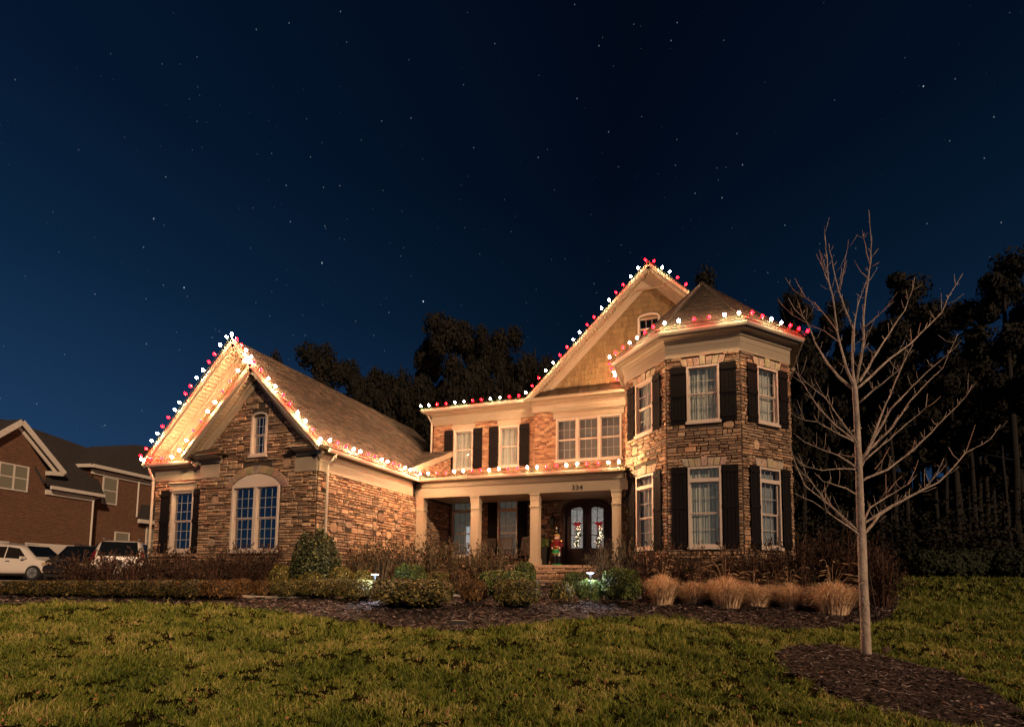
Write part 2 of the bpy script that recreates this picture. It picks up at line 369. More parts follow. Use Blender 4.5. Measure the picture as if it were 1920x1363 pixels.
# path of pale slabs from the porch steps, round to the driveway
path_mid = [(-1.05,17.5),(-1.1,16.4),(-1.5,15.5),(-3.0,15.0),(-5.5,14.95),(-8,15.0),(-11,15.3),(-14,15.6),(-17,16)]
def strip(mid, w):
    L_, R_ = [], []
    for i, (s, t) in enumerate(mid):
        a = mid[max(0, i-1)]; b = mid[min(len(mid)-1, i+1)]; dx, dy = b[0]-a[0], b[1]-a[1]; l = math.hypot(dx, dy)
        L_.append((s-dy/l*w/2, t+dx/l*w/2)); R_.append((s+dy/l*w/2, t-dx/l*w/2))
    return L_+R_[::-1]
path = strip(path_mid, 1.15)
grid_mesh('path', -18, 1, 13, 19, .08, .08, 'concrete', lift=.06, poly=[path])
drive = [(-15.6,15.2),(-13.6,18),(-13.4,26),(-40,26),(-46,14.6),(-24,14.2)]
grid_mesh('driveway', -46, -12, 13.5, 45, .4, .4, 'concrete', lift=.045, poly=[drive+[], [(-13.4,25.6),(-13.4,44),(-46,44),(-46,25.6)]])

# wood chips and grass blades
def keepout(s, t):
    k = inpoly(s, t, bed) | inpoly(s, t, drive)
    return k | ringmask(s, t, .97)
def chips(name, s, t, z, lo, hi):
    n = len(s); L = nrg.uniform(lo, hi, n); W = L*nrg.uniform(.12, .3, n); a = nrg.uniform(0, 2*np.pi, n)
    d = np.stack([np.cos(a), np.sin(a), nrg.uniform(-.35, .35, n)], 1); d /= np.linalg.norm(d, axis=1)[:, None]
    q = np.cross(d, np.stack([nrg.normal(0,.35,n), nrg.normal(0,.35,n), np.ones(n)], 1)); q /= np.linalg.norm(q, axis=1)[:, None]
    c = np.stack([s*RH[0]+t*FH[0], s*RH[1]+t*FH[1], z+.012+nrg.uniform(0, .015, n)], 1)
    a1 = d*L[:, None]/2; b1 = q*W[:, None]/2
    V = np.stack([c-a1-b1, c+a1-b1*.7, c+a1+b1*.7, c-a1+b1], 1).reshape(-1, 3); F = np.arange(4*n).reshape(n, 4)
    return quick(name, V, F, 'chip', kind='stuff')
n = 26000; s = nrg.uniform(3, 7, n); t = nrg.uniform(4.4, 10, n); k = ringmask(s, t, 1.03); s, t = s[k], t[k]
o = chips('wood_chips', s, t, ring_h(s, t)+(vnoise(s, t, 5, 9)-.5)*.04+(vnoise(s, t, 14, 4)-.5)*.024, .03, .10); tag(o, 'shredded brown bark mulch heaped round the young bare tree', 'mulch')
n = 150000; s = nrg.uniform(-18, 15, n); t = nrg.uniform(9.8, 18, n); k = inpoly(s, t, bed) & (nrg.uniform(0, 1, n) < np.clip(1.35-(t-10.5)*.13, .25, 1)); s, t = s[k], t[k]
k = ~inpoly(s, t, path); s, t = s[k], t[k]
o = chips('wood_chips', s, t, G(s, t)+.018+(vnoise(s, t, 5, 9)-.5)*.05+(vnoise(s, t, 14, 4)-.5)*.03, .05, .14); tag(o, 'dark bark mulch spread over the planting bed before the house', 'mulch')

def blades(n, tlo, thi, pw, hscale=1.0):
    u = nrg.uniform(0, 1, n); t = tlo*(thi/tlo)**(u**pw)
    s = nrg.uniform(-1.22, 1.22, n)*t+nrg.normal(0, .1, n)
    m_ = 8; n0 = n//m_; s, t = np.repeat(s[:n0], m_), np.repeat(t[:n0], m_)          # blades grow in tufts
    ja, jr = nrg.uniform(0, 2*np.pi, n0*m_), np.abs(nrg.normal(0, .018, n0*m_))*(1+t*.08); s = s+np.cos(ja)*jr; t = t+np.sin(ja)*jr; n = n0*m_; th_ = np.repeat(nrg.uniform(.55, 1.35, n0), m_); th_ = th_*(.12+2.1*(.5*vnoise(s, t, 5.5, 41)+.5*vnoise(s, t, 13, 43))**1.7)
    k = ~keepout(s, t) & (th_ > .5); s, t, th_ = s[k], t[k], th_[k]; n = len(s)
    pat = vnoise(s, t, 1.6, 21)*.6+vnoise(s, t, 4.5, 23)*.4
    h = nrg.uniform(.035, .085, n)*(0.45+1.0*pat)*th_*hscale*np.clip(.8+t/30, .9, 2)
    w = (.0035+.00085*t)*nrg.uniform(.6, 1.4, n)
    a = nrg.uniform(0, 2*np.pi, n); lean = nrg.uniform(.1, 1.3, n)*h; la = nrg.uniform(0, 2*np.pi, n)
    x = s*RH[0]+t*FH[0]; y = s*RH[1]+t*FH[1]; z = G(s, t)
    c = np.stack([x, y, z], 1); e = np.stack([np.cos(a)*w/2, np.sin(a)*w/2, np.zeros(n)], 1)
    mid = c+np.stack([np.cos(la)*lean*.3, np.sin(la)*lean*.3, h*.6], 1); top = c+np.stack([np.cos(la)*lean, np.sin(la)*lean, h], 1)
    return c, e, mid, top
c, e, mid, top = blades(480000, 4.3, 15, .80)
n = len(c); V = np.stack([c-e, c+e, mid+e*.8, mid-e*.8, top], 1).reshape(-1, 3)
b = np.arange(n)*5
tri = np.concatenate([np.stack([b, b+1, b+2], 1), np.stack([b, b+2, b+3], 1), np.stack([b+3, b+2, b+4], 1)])
g = quick('grass', V, tri, 'grass', kind='stuff'); tag(g, 'dormant patchy green and tan lawn grass in the foreground', 'grass')
c, e, mid, top = blades(120000, 13, 40, .9, 1.3)
k = (c@RH) > 6; c, e, top = c[k], e[k]*1.3, top[k]
n = len(c); V = np.stack([c-e, c+e, top], 1).reshape(-1, 3)
g = quick('grass', V, np.arange(3*n).reshape(n, 3), 'grass', kind='stuff'); tag(g, 'mown side lawn grass running back toward the dark woods', 'grass')

n = 2600; t = 4.4*(16/4.4)**nrg.uniform(0, 1, n); s = nrg.uniform(-1, 1, n)*t; k = ~inpoly(s, t, bed) & ~inpoly(s, t, drive) & (vnoise(s, t, .9, 51) > .35) & ~(ringmask(s, t) & (nrg.uniform(0, 1, n) < .7)); s, t = s[k], t[k]; n = len(s)
c = np.stack([s*RH[0]+t*FH[0], s*RH[1]+t*FH[1], G(s, t)+nrg.uniform(.015, .05, n)+ringmask(s, t)*.08], 1); nm = nrg.normal(0, .5, (n, 3)); nm[:, 2] += 1; nm /= np.linalg.norm(nm, axis=1)[:, None]
a_ = np.cross(nm, nrg.normal(0, 1, (n, 3))); a_ /= np.linalg.norm(a_, axis=1)[:, None]; b_ = np.cross(nm, a_); L_ = nrg.uniform(.012, .032, n)[:, None]
V = np.stack([c-a_*L_, c-b_*L_*.6, c+a_*L_+nm*L_*.3, c+b_*L_*.6], 1).reshape(-1, 3)
M['deadleaf'] = mat2('dead_leaf', [(.08,.03,.012),(.22,.09,.035),(.40,.20,.09)], scale=5, jitter=.9)
g = quick('fallen_leaves', V, np.arange(4*n).reshape(n, 4), 'deadleaf', kind='stuff'); tag(g, 'small brown fallen leaves scattered over the front lawn', 'leaves')

# ------------------------------------------------------------------ stone and brick laying
STONECOL = [(.02+c[0]*1.10, .02+c[1]*.94, .014+c[2]*.86) for c in [(.30,.215,.145),(.25,.175,.12),(.36,.265,.18),(.19,.135,.095),(.28,.215,.155),(.34,.225,.14),(.24,.195,.155),(.40,.31,.215),(.15,.10,.07)]]
BRICKCOL = [(c[0]*1.0, c[1]*.85, c[2]*.75) for c in [(.30,.19,.12),(.36,.25,.17),(.22,.13,.085),(.42,.32,.22),(.16,.09,.06),(.34,.22,.14),(.26,.15,.10)]]
SINGLE = []           # (size in view, Face, spec) of every stone; the 300 largest become parts
def free(a0, a1, z0, z1, holes):
    iv = [(a0, a1)]
    for h in holes:
        if h[3] <= z0+.004 or h[2] >= z1-.004: continue
        nv = []
        for p, q in iv:
            if h[1] <= p or h[0] >= q: nv.append((p, q)); continue
            if h[0] > p: nv.append((p, h[0]))
            if h[1] < q: nv.append((h[1], q))
        iv = nv
    return [(p, q) for p, q in iv if q-p > .03]
def stone_poly(F, pts, d, c):
    SINGLE.append((F, pts, d, c))
def rectstone(F, a0, a1, z0, z1, g=.009, jit=.012):
    j = lambda: rng.uniform(-jit, jit*.4)
    w = a1-a0
    g = rng.uniform(.007, .014)
    pts = [(a0+g-j()*.6, z0+g-j()*.4), (a1-g+j()*.6, z0+g-j()*.5), (a1-g+j()*.8, z1-g+j()*.5), (a0+g-j()*.8, z1-g+j()*.5)]
    c = list(rng.choice(STONECOL)); k = rng.uniform(.75, 1.2)
    stone_poly(F, pts, rng.uniform(.018, .055), tuple(v*k for v in c))
def lay_stone(F, a0, a1, z0, z1, holes=(), region=None, boulders=.8, hr=(.055,.12)):
    holes = list(holes); area = (a1-a0)*(z1-z0)
    for _ in range(int(area*boulders)):
        w = rng.uniform(.2, .36); h = rng.uniform(.2, .34); a = rng.uniform(a0+.1, a1-.1-w); z = rng.uniform(z0+.1, z1-.1-h)
        if any(not (a+w < q[0]-.02 or a > q[1]+.02 or z+h < q[2]-.02 or z > q[3]+.02) for q in holes): continue
        if region and not region(a+w/2, z+h): continue
        holes.append((a, a+w, z, z+h)); n = 8; pts = []
        for i in range(n):
            an_ = 2*math.pi*(i+.5)/n; r_ = 1.02+rng.uniform(-.14, .1); sg = lambda v: math.copysign(abs(v)**.7, v)
            pts.append((a+w/2+sg(math.cos(an_))*w/2*r_, z+h/2+sg(math.sin(an_))*h/2*r_))
        c = rng.choice(STONECOL); stone_poly(F, pts, rng.uniform(.03, .06), c)
    z = z0
    while z < z1-.02:
        h = rng.uniform(*hr)
        if rng.random() < .18: h *= 1.5
        h = min(h, z1-z)
        if z1-z-h < .04: h = z1-z
        for p, q in free(a0, a1, z, z+h, holes):
            a = p
            while a < q-1e-6:
                w = rng.uniform(.14, .46)*(1.1 if h < .09 else .8)
                if q-a-w < .1: w = q-a
                if region is None or region(a+w/2, z+h*.5):
                    if h > .095 and rng.random() < .38:
                        k = rng.uniform(.35, .65)*h; b = a+w*rng.uniform(.35, .7)
                        if rng.random() < .5: rectstone(F, a, a+w, z, z+k)
                        else: rectstone(F, a, b, z, z+k); rectstone(F, b, a+w, z, z+k)
                        rectstone(F, a, a+w, z+k, z+h)
                    else: rectstone(F, a, a+w, z, z+h)
                a += w
        z += h
def lay_voussoir(F, a0, a1, z0, h, n, key=True, arch=0):     # flat lintel with a keystone
    w = (a1-a0)/n
    for i in range(n):
        p, q = a0+i*w, a0+(i+1)*w; mid = (n-1)/2; sl = (i-mid)/n*.12
        up = .04 if key and abs(i-mid) < .6 else 0
        b = lambda x: arch*(1-((x-(a0+a1)/2)/((a1-a0)/2))**2) if arch else 0
        pts = [(p+.006, z0+b(p)), (q-.006, z0+b(q)), (q-.006+(sl+.5/n*.12), z0+h+up+b(q)), (p+.006+(sl-.5/n*.12), z0+h+up+b(p))]
        stone_poly(F, pts, .055+.015*(up > 0), tuple(v*rng.uniform(.95, 1.2) for v in (.33,.26,.19)))
def stone_mesh(mb, F, pts, d, c):
    n = len(pts); cx = sum(p[0] for p in pts)/n; cz = sum(p[1] for p in pts)/n; mb.cur = c
    ins = .012; vs = [F.p(a, z, -.01) for a, z in pts]
    vs += [F.p(a, z, d-.012) for a, z in pts]
    for a, z in pts:
        da, dz = a-cx, z-cz; vs.append(F.p(a-math.copysign(min(ins, abs(da)*.3), da), z-math.copysign(min(ins, abs(dz)*.3), dz), d+rng.uniform(-.006, .006)))
    fs = []
    for i in range(n):
        j = (i+1) % n; fs += [(i, j, n+j, n+i), (n+i, n+j, 2*n+j, 2*n+i)]
    fs.append(tuple(range(2*n, 3*n))); mb.add(vs, fs)
def lay_brick(mb, F, a0, a1, z0, z1, holes=(), region=None, bl=.205, bh=.067, out=.012):
    z = z0; r_ = 0
    while z < z1-.01:
        zt = min(z+bh, z1)
        for p, q in free(a0, a1, z, zt, holes):
            a = a0-(bl/2 if r_ % 2 else 0)
            while a < q:
                b = a+bl
                x0, x1 = max(a, p), min(b, q)
                if x1-x0 > .03 and (region is None or region((x0+x1)/2, (z+zt)/2)):
                    c = rng.choice(BRICKCOL); k = rng.uniform(.8, 1.15); mb.cur = tuple(v*k for v in c)
                    d = out+rng.uniform(-.003, .004); F.box(mb, x0+.005, x1-.005, z+.005, zt-.005, -.004, d)
                a = b
        z += bh; r_ += 1
def wall_slab(mb, F, a0, a1, z0, z1, holes=(), th=.25):
    A = sorted({a0, a1, *[min(max(v, a0), a1) for h in holes for v in h[:2]]}); Z = sorted({z0, z1, *[min(max(v, z0), z1) for h in holes for v in h[2:4]]})
    for z_0, z_1 in zip(Z, Z[1:]):
        run = None
        for i, (p, q) in enumerate(zip(A, A[1:])):
            solid = not any(h[0] <= (p+q)/2 <= h[1] and h[2] <= (z_0+z_1)/2 <= h[3] for h in holes)
            if solid: run = (run[0], q) if run else (p, q)
            if (not solid or i == len(A)-2) and run: F.box(mb, run[0], run[1], z_0, z_1, -th, 0); run = None
# ------------------------------------------------------------------ the house
HB = Vector((-6.0, 18.5, -.3))
house = thing('stone_house', HB, 'large stone and brick house with two gables, turret bay and porch, strung with lights', 'house')
def wallpart(F, a0, a1, z0, z1, holes=(), m='mortar', th=.25):
    mb = MB(); wall_slab(mb, F, a0, a1, z0, z1, holes, th); return mb.build('wall', m, house)
def window(F, a0, a1, z0, z1, lights=1, rows=2, cols=3, backing='curtain', lowgrid=True, transom=0, glass='glass', sill=True, arch=0, label=None, parent=None, cas='casing', rec=.05, glow=None):
    """double-hung unit(s): casing with jambs, meeting rails, muntins, panes one by one, curtain behind"""
    parent = parent or house
    fw = .055; mb = MB(); zt = z1-arch
    F.box(mb, a0, a0+fw, z0, zt, -.09, .062); F.box(mb, a1-fw, a1, z0, zt, -.09, .062)
    F.box(mb, a0+fw, a1-fw, z0, z0+fw*.9, -.09, .060)
    if not arch: F.box(mb, a0+fw, a1-fw, z1-fw, z1, -.09, .060)
    else:
        n = 8; cx = (a0+a1)/2; hw = (a1-a0)/2
        f = lambda x, hw_, hh: zt+hh*math.sqrt(max(0, 1-((x-cx)/hw_)**2))
        for i in range(n):
            p, q = a0+(a1-a0)*i/n, a0+(a1-a0)*(i+1)/n
            pi_ = min(max(p, a0+fw), a1-fw); qi = min(max(q, a0+fw), a1-fw)
            mb.hexa([F.p(pi_, f(pi_, hw-fw, arch-fw), -.09), F.p(qi, f(qi, hw-fw, arch-fw), -.09), F.p(q, f(q, hw, arch), -.09), F.p(p, f(p, hw, arch), -.09),
                     F.p(pi_, f(pi_, hw-fw, arch-fw), .062), F.p(qi, f(qi, hw-fw, arch-fw), .062), F.p(q, f(q, hw, arch), .062), F.p(p, f(p, hw, arch), .062)])
    zs = z1-transom if transom else zt
    if transom:
        F.box(mb, a0+fw, a1-fw, zs-.09, zs+.02, -.085, .058)
    W = (a1-a0-2*fw); mull = .11
    lw = (W-mull*(lights-1))/lights
    for i in range(1, lights):
        x = a0+fw+i*lw+(i-1)*mull; F.box(mb, x, x+mull, z0+fw*.9, (zt if arch else z1-fw), -.09, .055)
    w = mb.build('window', cas, parent)
    if label: w['label'] = label
    for i in range(lights):
        x0 = a0+fw+i*(lw+mull); x1 = x0+lw; b = z0+fw*.9; tp = (zs-.09 if transom else (zt if arch else z1-fw)); mid = (b+tp)/2
        sf = .032; sb = MB()
        for p, q, o in ((b, mid, -.055), (mid, tp, -.03)):
            F.box(sb, x0+.002, x0+sf, p, q, o-.03, o+.012); F.box(sb, x1-sf, x1-.002, p, q, o-.03, o+.012)
            F.box(sb, x0+sf, x1-sf, p, p+sf*.9, o-.028, o+.010); F.box(sb, x0+sf, x1-sf, q-sf*.9, q, o-.028, o+.010)
        sb.build('sash', cas, w)
        spans = [(b, mid, -.062, lowgrid), (mid, tp, -.037, True)]
        if transom: spans.append((zs+.02, z1-fw, -.037, 'T'))
        gm = MB(); has = False
        for p, q, o, grid in spans:
            r_ = (1 if grid == 'T' else rows) if grid else 1; c_ = cols if grid else 1
            xi0, xi1, zi0, zi1 = (x0+sf, x1-sf, p+sf*.9, q-sf*.9) if grid != 'T' else (x0+.01, x1-.01, p+.005, q-.005)
            for a in range(c_):
                for z in range(r_):
                    pm = MB(); F.box(pm, xi0+(xi1-xi0)*a/c_+.004, xi0+(xi1-xi0)*(a+1)/c_-.004, zi0+(zi1-zi0)*z/r_+.004, zi0+(zi1-zi0)*(z+1)/r_-.004, o-.004, o)
                    pm.build('pane', glass, w)
            if c_ > 1 or r_ > 1:
                has = True
                for a in range(1, c_): F.box(gm, xi0+(xi1-xi0)*a/c_-.009, xi0+(xi1-xi0)*a/c_+.009, zi0, zi1, o-.014, o+.006)
                for z in range(1, r_):
                    for a in range(c_): F.box(gm, xi0+(xi1-xi0)*a/c_+.009, xi0+(xi1-xi0)*(a+1)/c_-.009, zi0+(zi1-zi0)*z/r_-.009, zi0+(zi1-zi0)*z/r_+.009, o-.013, o+.005)
        if has: gm.build('muntin', 'muntin', w)
        if arch:
            pm = MB(); cx = (a0+a1)/2; hw = (a1-a0)/2-fw; hh = arch-fw
            pts = [F.p(cx-hw, zt, -.04), F.p(cx+hw, zt, -.04)]+[F.p(cx+hw*math.cos(t_), zt+hh*math.sin(t_), -.04) for t_ in [math.pi*k/8 for k in range(1, 8)]]
            pm.prism(pts, F.n*.004); pm.build('pane', glass, w)
    if sill:
        sm = MB(); F.box(sm, a0-.04, a1+.04, z0-.075, z0-.001, -.02, .095); sm.build('sill', M['casing'] if cas == 'casing' else cas, w)
    # behind glass
    cm = MB(); e = .12
    if backing == 'curtain':
        n = max(8, int((a1-a0+2*e)/.045))
        for i in range(n):
            p, q = a0-e+(a1-a0+2*e)*i/n, a0-e+(a1-a0+2*e)*(i+1)/n; o0 = -.17+.018*math.sin(i*2.2+rng.random()); o1 = -.17+.018*math.sin((i+1)*2.2+rng.random())
            cm.add([F.p(p, z0-.1, o0), F.p(q, z0-.1, o1), F.p(q, z1+.02, o1), F.p(p, z1+.02, o0)], [(0,1,2,3)])
        cm.build('curtain', rng.choice(['curtain', 'curtain', 'curtaindim']), w)
    else:
        F.box(cm, a0-e, a1+e, z0-.1, z1+.02, -.30, -.27); cm.build('blind', backing, w)
    return w
def shutter(F, a0, a1, z0, z1):
    mb = MB()
    for z in (z0+.12, (z0+z1)/2-.05, z1-.22): F.box(mb, a0, a1, z, z+.10, .083, .105)
    F.box(mb, a0+.01, a1-.01, z0+.01, z1-.01, .055, .062)
    s = mb.build('shutter', 'shutter', house); n = 4; w = (a1-a0)/n
    for i in range(n):
        b = MB(); F.box(b, a0+i*w+.005, a0+(i+1)*w-.005, z0, z1, .063, .082+.003*(i % 2)); b.build('board', 'shutter', s)
FZ = .04
# faces
F_wing = Face(-15.03, 12.4, 1, 0); F_left = Face(-17.25, 12.6, 1, 0); F_side = Face(-10.52, 12.4, 0, 1)
F_main = Face(-11.4, 20.8, 1, 0); F_bump = Face(-6.6, 20.5, 1, 0); F_porch = Face(-10.52, 20.8, 1, 0)
F_tl = Face(-2.6, 18.16, 1.45, -1.66); F_tf = Face(-1.15, 16.5, 1, 0); F_tr = Face(.91, 16.5, 1.47, 1.61)
LTL = math.hypot(1.45, 1.66); LTR = math.hypot(1.47, 1.61)
# --- turret bay
zlb, zlt, zub, zut, TF = .905, 3.242, 4.592, 6.275, 6.61
def turret_face(F, L, w0, w1, s0, s1, nv):
    H = [(w0, w1, zlb, zlt), (w0, w1, zub, zut)]
    wallpart(F, 0, L, -1.0, 7.3, H)
    for b, t_, tr in ((zlb, zlt, .36), (zub, zut, 0)):
        window(F, w0, w1, b, t_, transom=tr, rows=2, cols=3, lowgrid=True, backing='curtain')
        shutter(F, w0-.04-s0, w0-.04, b-.05, t_+.02); shutter(F, w1+.04, w1+.04+s1, b-.05, t_+.02)
        H2 = (w0-.12, w1+.12, t_+.01, t_+.27)
        lay_voussoir(F, w0-.12, w1+.12, t_+.015, .24, nv); H.append(H2)
    H3 = [(w0-.05, w1+.05, zlb-.09, zlt+.02), (w0-.05, w1+.05, zub-.09, zut+.02)]+H[2:]
    lay_stone(F, 0, L, -.9, TF, H3)
wf = (.584, 1.498)
turret_face(F_tf, 2.06, *wf, .42, .42, 7)
wl = (LTL*(1-.707), LTL*(1-.284)); wr = (LTR*.309, LTR*.727)
turret_face(F_tl, LTL, *wl, .40, .36, 5)
turret_face(F_tr, LTR, *wr, .40, .38, 5)
# flanks of the bay running back into the house
mb = MB(); mb.box(-2.6, -2.35, 18.16, 20.8, -1, 7.3); mb.build('wall', 'mortar', house)
F_rs = Face(2.38, 18.11, 0, 1); wallpart(F_rs, 0, 12, -1.2, 7.3); lay_stone(F_rs, 0, 3, -1, TF, boulders=.4)
F_ls = Face(-2.6, 20.79, 0, -1); lay_stone(F_ls, 0, 2.63, .39, 3.0, boulders=.4)
# --- wing, front gable end
IX, IZ, SL = -12.84, 6.16, .968
def under_inner(a, z): return z < IZ-SL*abs(a-15.03-IX)-.28
DW = (-13.66+15.03, -11.85+15.03, .655, 2.615); SW = (-13.03+15.03, -12.43+15.03, 3.54, 4.86)
RW = -10.52+15.03
wallpart(F_wing, 0, RW, -1.0, 3.3, [DW])
mb = MB(); q = lambda a, z: F_wing.p(a, z, 0)
c0 = IX+15.03
tb = 3.3; ha = (IZ-.12-tb)/SL
L0 = c0-min(ha, c0); R0 = c0+min(ha, RW-c0)
# gable wall above, built round the small arched window
for side in (0, 1):
    if side == 0: pts = [q(max(0, L0), tb), q(SW[0], tb), q(SW[0], IZ-.12-SL*(c0-SW[0]))]+([q(0, IZ-.12-SL*c0)] if IZ-.12-SL*c0 > tb else [])
    else: pts = [q(SW[1], tb), q(RW, tb)]+([q(RW, IZ-.12-SL*(RW-c0))] if IZ-.12-SL*(RW-c0) > tb else [])+[q(SW[1], IZ-.12-SL*abs(SW[1]-c0))]
    mb.prism(pts, (0, .25, 0))
mb.prism([q(SW[0], tb), q(SW[1], tb), q(SW[1], SW[2]), q(SW[0], SW[2])], (0, .25, 0))
mb.prism([q(SW[0], 4.72), q(SW[1], 4.72), q(SW[1], IZ-.12-SL*abs(SW[1]-c0)), q(c0, IZ-.12), q(SW[0], IZ-.12-SL*abs(SW[0]-c0))], (0, .25, 0))
mb.build('wall', 'mortar', house)
window(F_wing, *DW[:2], DW[2], DW[3], lights=2, rows=3, cols=3, backing='dark', glass='skyglass')
window(F_wing, *SW[:2], SW[2], SW[3], lights=1, rows=2, cols=3, backing='dark', glass='skyglass', arch=.14)
# arched panel over the double window
mb = MB(); n = 10; A0, A1 = DW[0], DW[1]
ar = [F_wing.p(A0+(A1-A0)*i/n, 2.635+.33*(1-((i-n/2)/(n/2))**2)**.8, .0) for i in range(n+1)]
mb.prism([F_wing.p(A0, 2.62, 0), F_wing.p(A1, 2.62, 0)]+ar[::-1][1:-1], F_wing.n*.045); mb.build('arch_panel', 'casing', house)
n = 11
for i in range(n):
    t0 = math.pi*(i/n)*.86+math.pi*.07; t1 = math.pi*((i+1)/n)*.86+math.pi*.07; cx, cz = (A0+A1)/2, 2.42
    f = lambda t_, r_: (cx-math.cos(t_)*(1.0+r_), cz+math.sin(t_)*(.56+r_))
    p = [f(t0, 0), f(t1, 0), f(t1, .24), f(t0, .24)]
    stone_poly(F_wing, [p[0], p[1], p[2], p[3]][::-1], .05, tuple(v*rng.uniform(.8, 1.1) for v in (.27,.20,.14)))
lay_stone(F_wing, 0, RW, -.8, 5.9, [(A0-.05, A1+.05, .56, 2.64), (A0+.02, A1-.02, 2.6, 2.99), (A0-.12, A1+.12, 2.66, 2.95), (A0+.35, A1-.35, 2.9, 3.22), (SW[0]-.02, SW[1]+.02, 3.46, 4.88), (0, .75, 2.96, 3.6), (3.7, RW, 2.96, 3.6)], region=under_inner, boulders=.5)
# frieze blocks of the two cornice returns
mb = MB(); F_wing.box(mb, -.002, .78, 2.95, 3.42, .0, .05); mb.build('frieze', 'trim', house)
mb = MB(); F_wing.box(mb, 3.72, RW-.002, 2.95, 3.42, .0, .05); mb.build('frieze', 'trim', house)
# --- wing, stepped-back left part
LW = (-16.47+17.25, -15.50+17.25, .68, 2.60)
wallpart(F_left, 0, 2.25, -1.0, 3.5, [LW])
window(F_left, *LW[:2], LW[2], LW[3], rows=3, cols=3, backing='dark', glass='skyglass')
mb = MB(); F_left.box(mb, LW[0]-.06, LW[1]+.06, 2.62, 2.86, 0, .09); F_left.box(mb, LW[0]-.09, LW[1]+.09, 2.86, 2.92, 0, .13); mb.build('header', 'trim', house)
shutter(F_left, LW[0]-.46, LW[0]-.06, .6, 2.66); shutter(F_left, LW[1]+.03, LW[1]+.42, .6, 2.66)
lay_stone(F_left, 0, 2.2, -.8, 3.0, [(LW[0]-.04, LW[1]+.04, .6, 2.64), (LW[0]-.1, LW[1]+.1, 2.62, 2.92)], boulders=0, hr=(.07,.09))
mb = MB(); F_left.box(mb, -.05, 2.2, .50, .58, 0, .14); mb.build('ledge', 'floorstone', house)
# --- wing, side wall to the porch
SLn = 8.3
wallpart(F_side, 0, SLn, -1.0, 3.5); lay_stone(F_side, 0, 5.44, -.8, 2.96, boulders=1.0); lay_stone(F_side, 5.44, SLn, .39, 2.96, boulders=.3)
mb = MB(); F_side.box(mb, .0, 5.2, 2.95, 3.18, 0, .055); F_side.box(mb, .0, 5.2, 3.178, 3.44, 0, .05); mb.build('frieze', 'trim', house)
# --- main block, brick
H1 = [(-10.383+11.4, -9.471+11.4, 4.568, 6.278), (-8.265+11.4, -7.365+11.4, 4.568, 6.278)]
wallpart(F_main, 0, 4.8, 3.2, 7.2, H1, 'bmortar')
P1 = (-10.40+10.52, -9.47+10.52, .80, 3.2); P2 = (-8.27+10.52, -7.40+10.52, .80, 3.2)
DR = (-5.49+10.52, -3.56+10.52, .30, 3.08)
wallpart(F_porch, 0, 7.92, -.3, 3.3, [P1, P2, (DR[0], DR[1], .3, 3.08)])
brick = MB()
lay_brick(brick, F_main, 0, 4.8, 4.0, 6.6, [(h[0]-.005, h[1]+.005, h[2]-.08, h[3]) for h in H1]+[(h[0]-.08, h[1]+.08, 6.28, 6.7) for h in H1])
for h in H1:
    window(F_main, *h, rows=2, cols=3, backing='curtain')
    shutter(F_main, h[0]-.03-.42, h[0]-.03, h[2]-.03, h[3]+.02); shutter(F_main, h[1]+.03, h[1]+.45, h[2]-.03, h[3]+.02)
mb = MB()
for h in H1: F_main.box(mb, h[0]-.08, h[1]+.08, 6.29, 6.60, 0, .05); F_main.box(mb, h[0]-.12, h[1]+.12, 6.56, 6.62, 0, .075)
mb.build('header', 'trim', house)
# --- bump-out with the triple window
BW = (-5.698+6.6, -3.092+6.6, 4.575, 6.279)
wallpart(F_bump, 0, 4.1, 3.2, 7.2, [BW], 'bmortar')
mb = MB(); mb.box(-6.6, -6.45, 20.75, 20.82, 3.2, 7.2); mb.build('wall', 'bmortar', house)
lay_brick(brick, F_bump, 0, 4.1, 4.0, 6.62, [(BW[0]-.005, BW[1]+.005, BW[2]-.08, BW[3]), (BW[0]-.12, BW[1]+.12, 6.28, 6.7)])
window(F_bump, *BW, lights=3, rows=2, cols=3, backing='blind')
mb = MB(); F_bump.box(mb, BW[0]-.1, BW[1]+.1, 6.29, 6.50, 0, .07); F_bump.box(mb, BW[0]-.14, BW[1]+.14, 6.50, 6.56, 0, .11); F_bump.box(mb, BW[0]-.18, BW[1]+.18, 6.56, 6.63, 0, .15); mb.build('header', 'trim', house)
# --- small brick flank above the porch, next to the wing roof
F_tri = Face(-10.50, 17.3, 0, 1)
def tri_in(a, z): return z < 3.72+(a-.1)*.40
lay_brick(brick, F_tri, .3, 3.45, 3.62, 5.3, region=tri_in)
brick.build('brickwork', 'brick', house, kind='stuff')
mb = MB(); mb.prism([F_tri.p(.1, 3.55), F_tri.p(3.45, 3.55), F_tri.p(3.45, 5.08), F_tri.p(.1, 3.76)], (-.2, 0, 0)); mb.build('wall', 'bmortar', house)
mb = MB(); mb.beam((-10.46, 17.2, 3.80), (-10.46, 20.75, 5.24), .10, .20); mb.build('rake_board', 'trim', house)
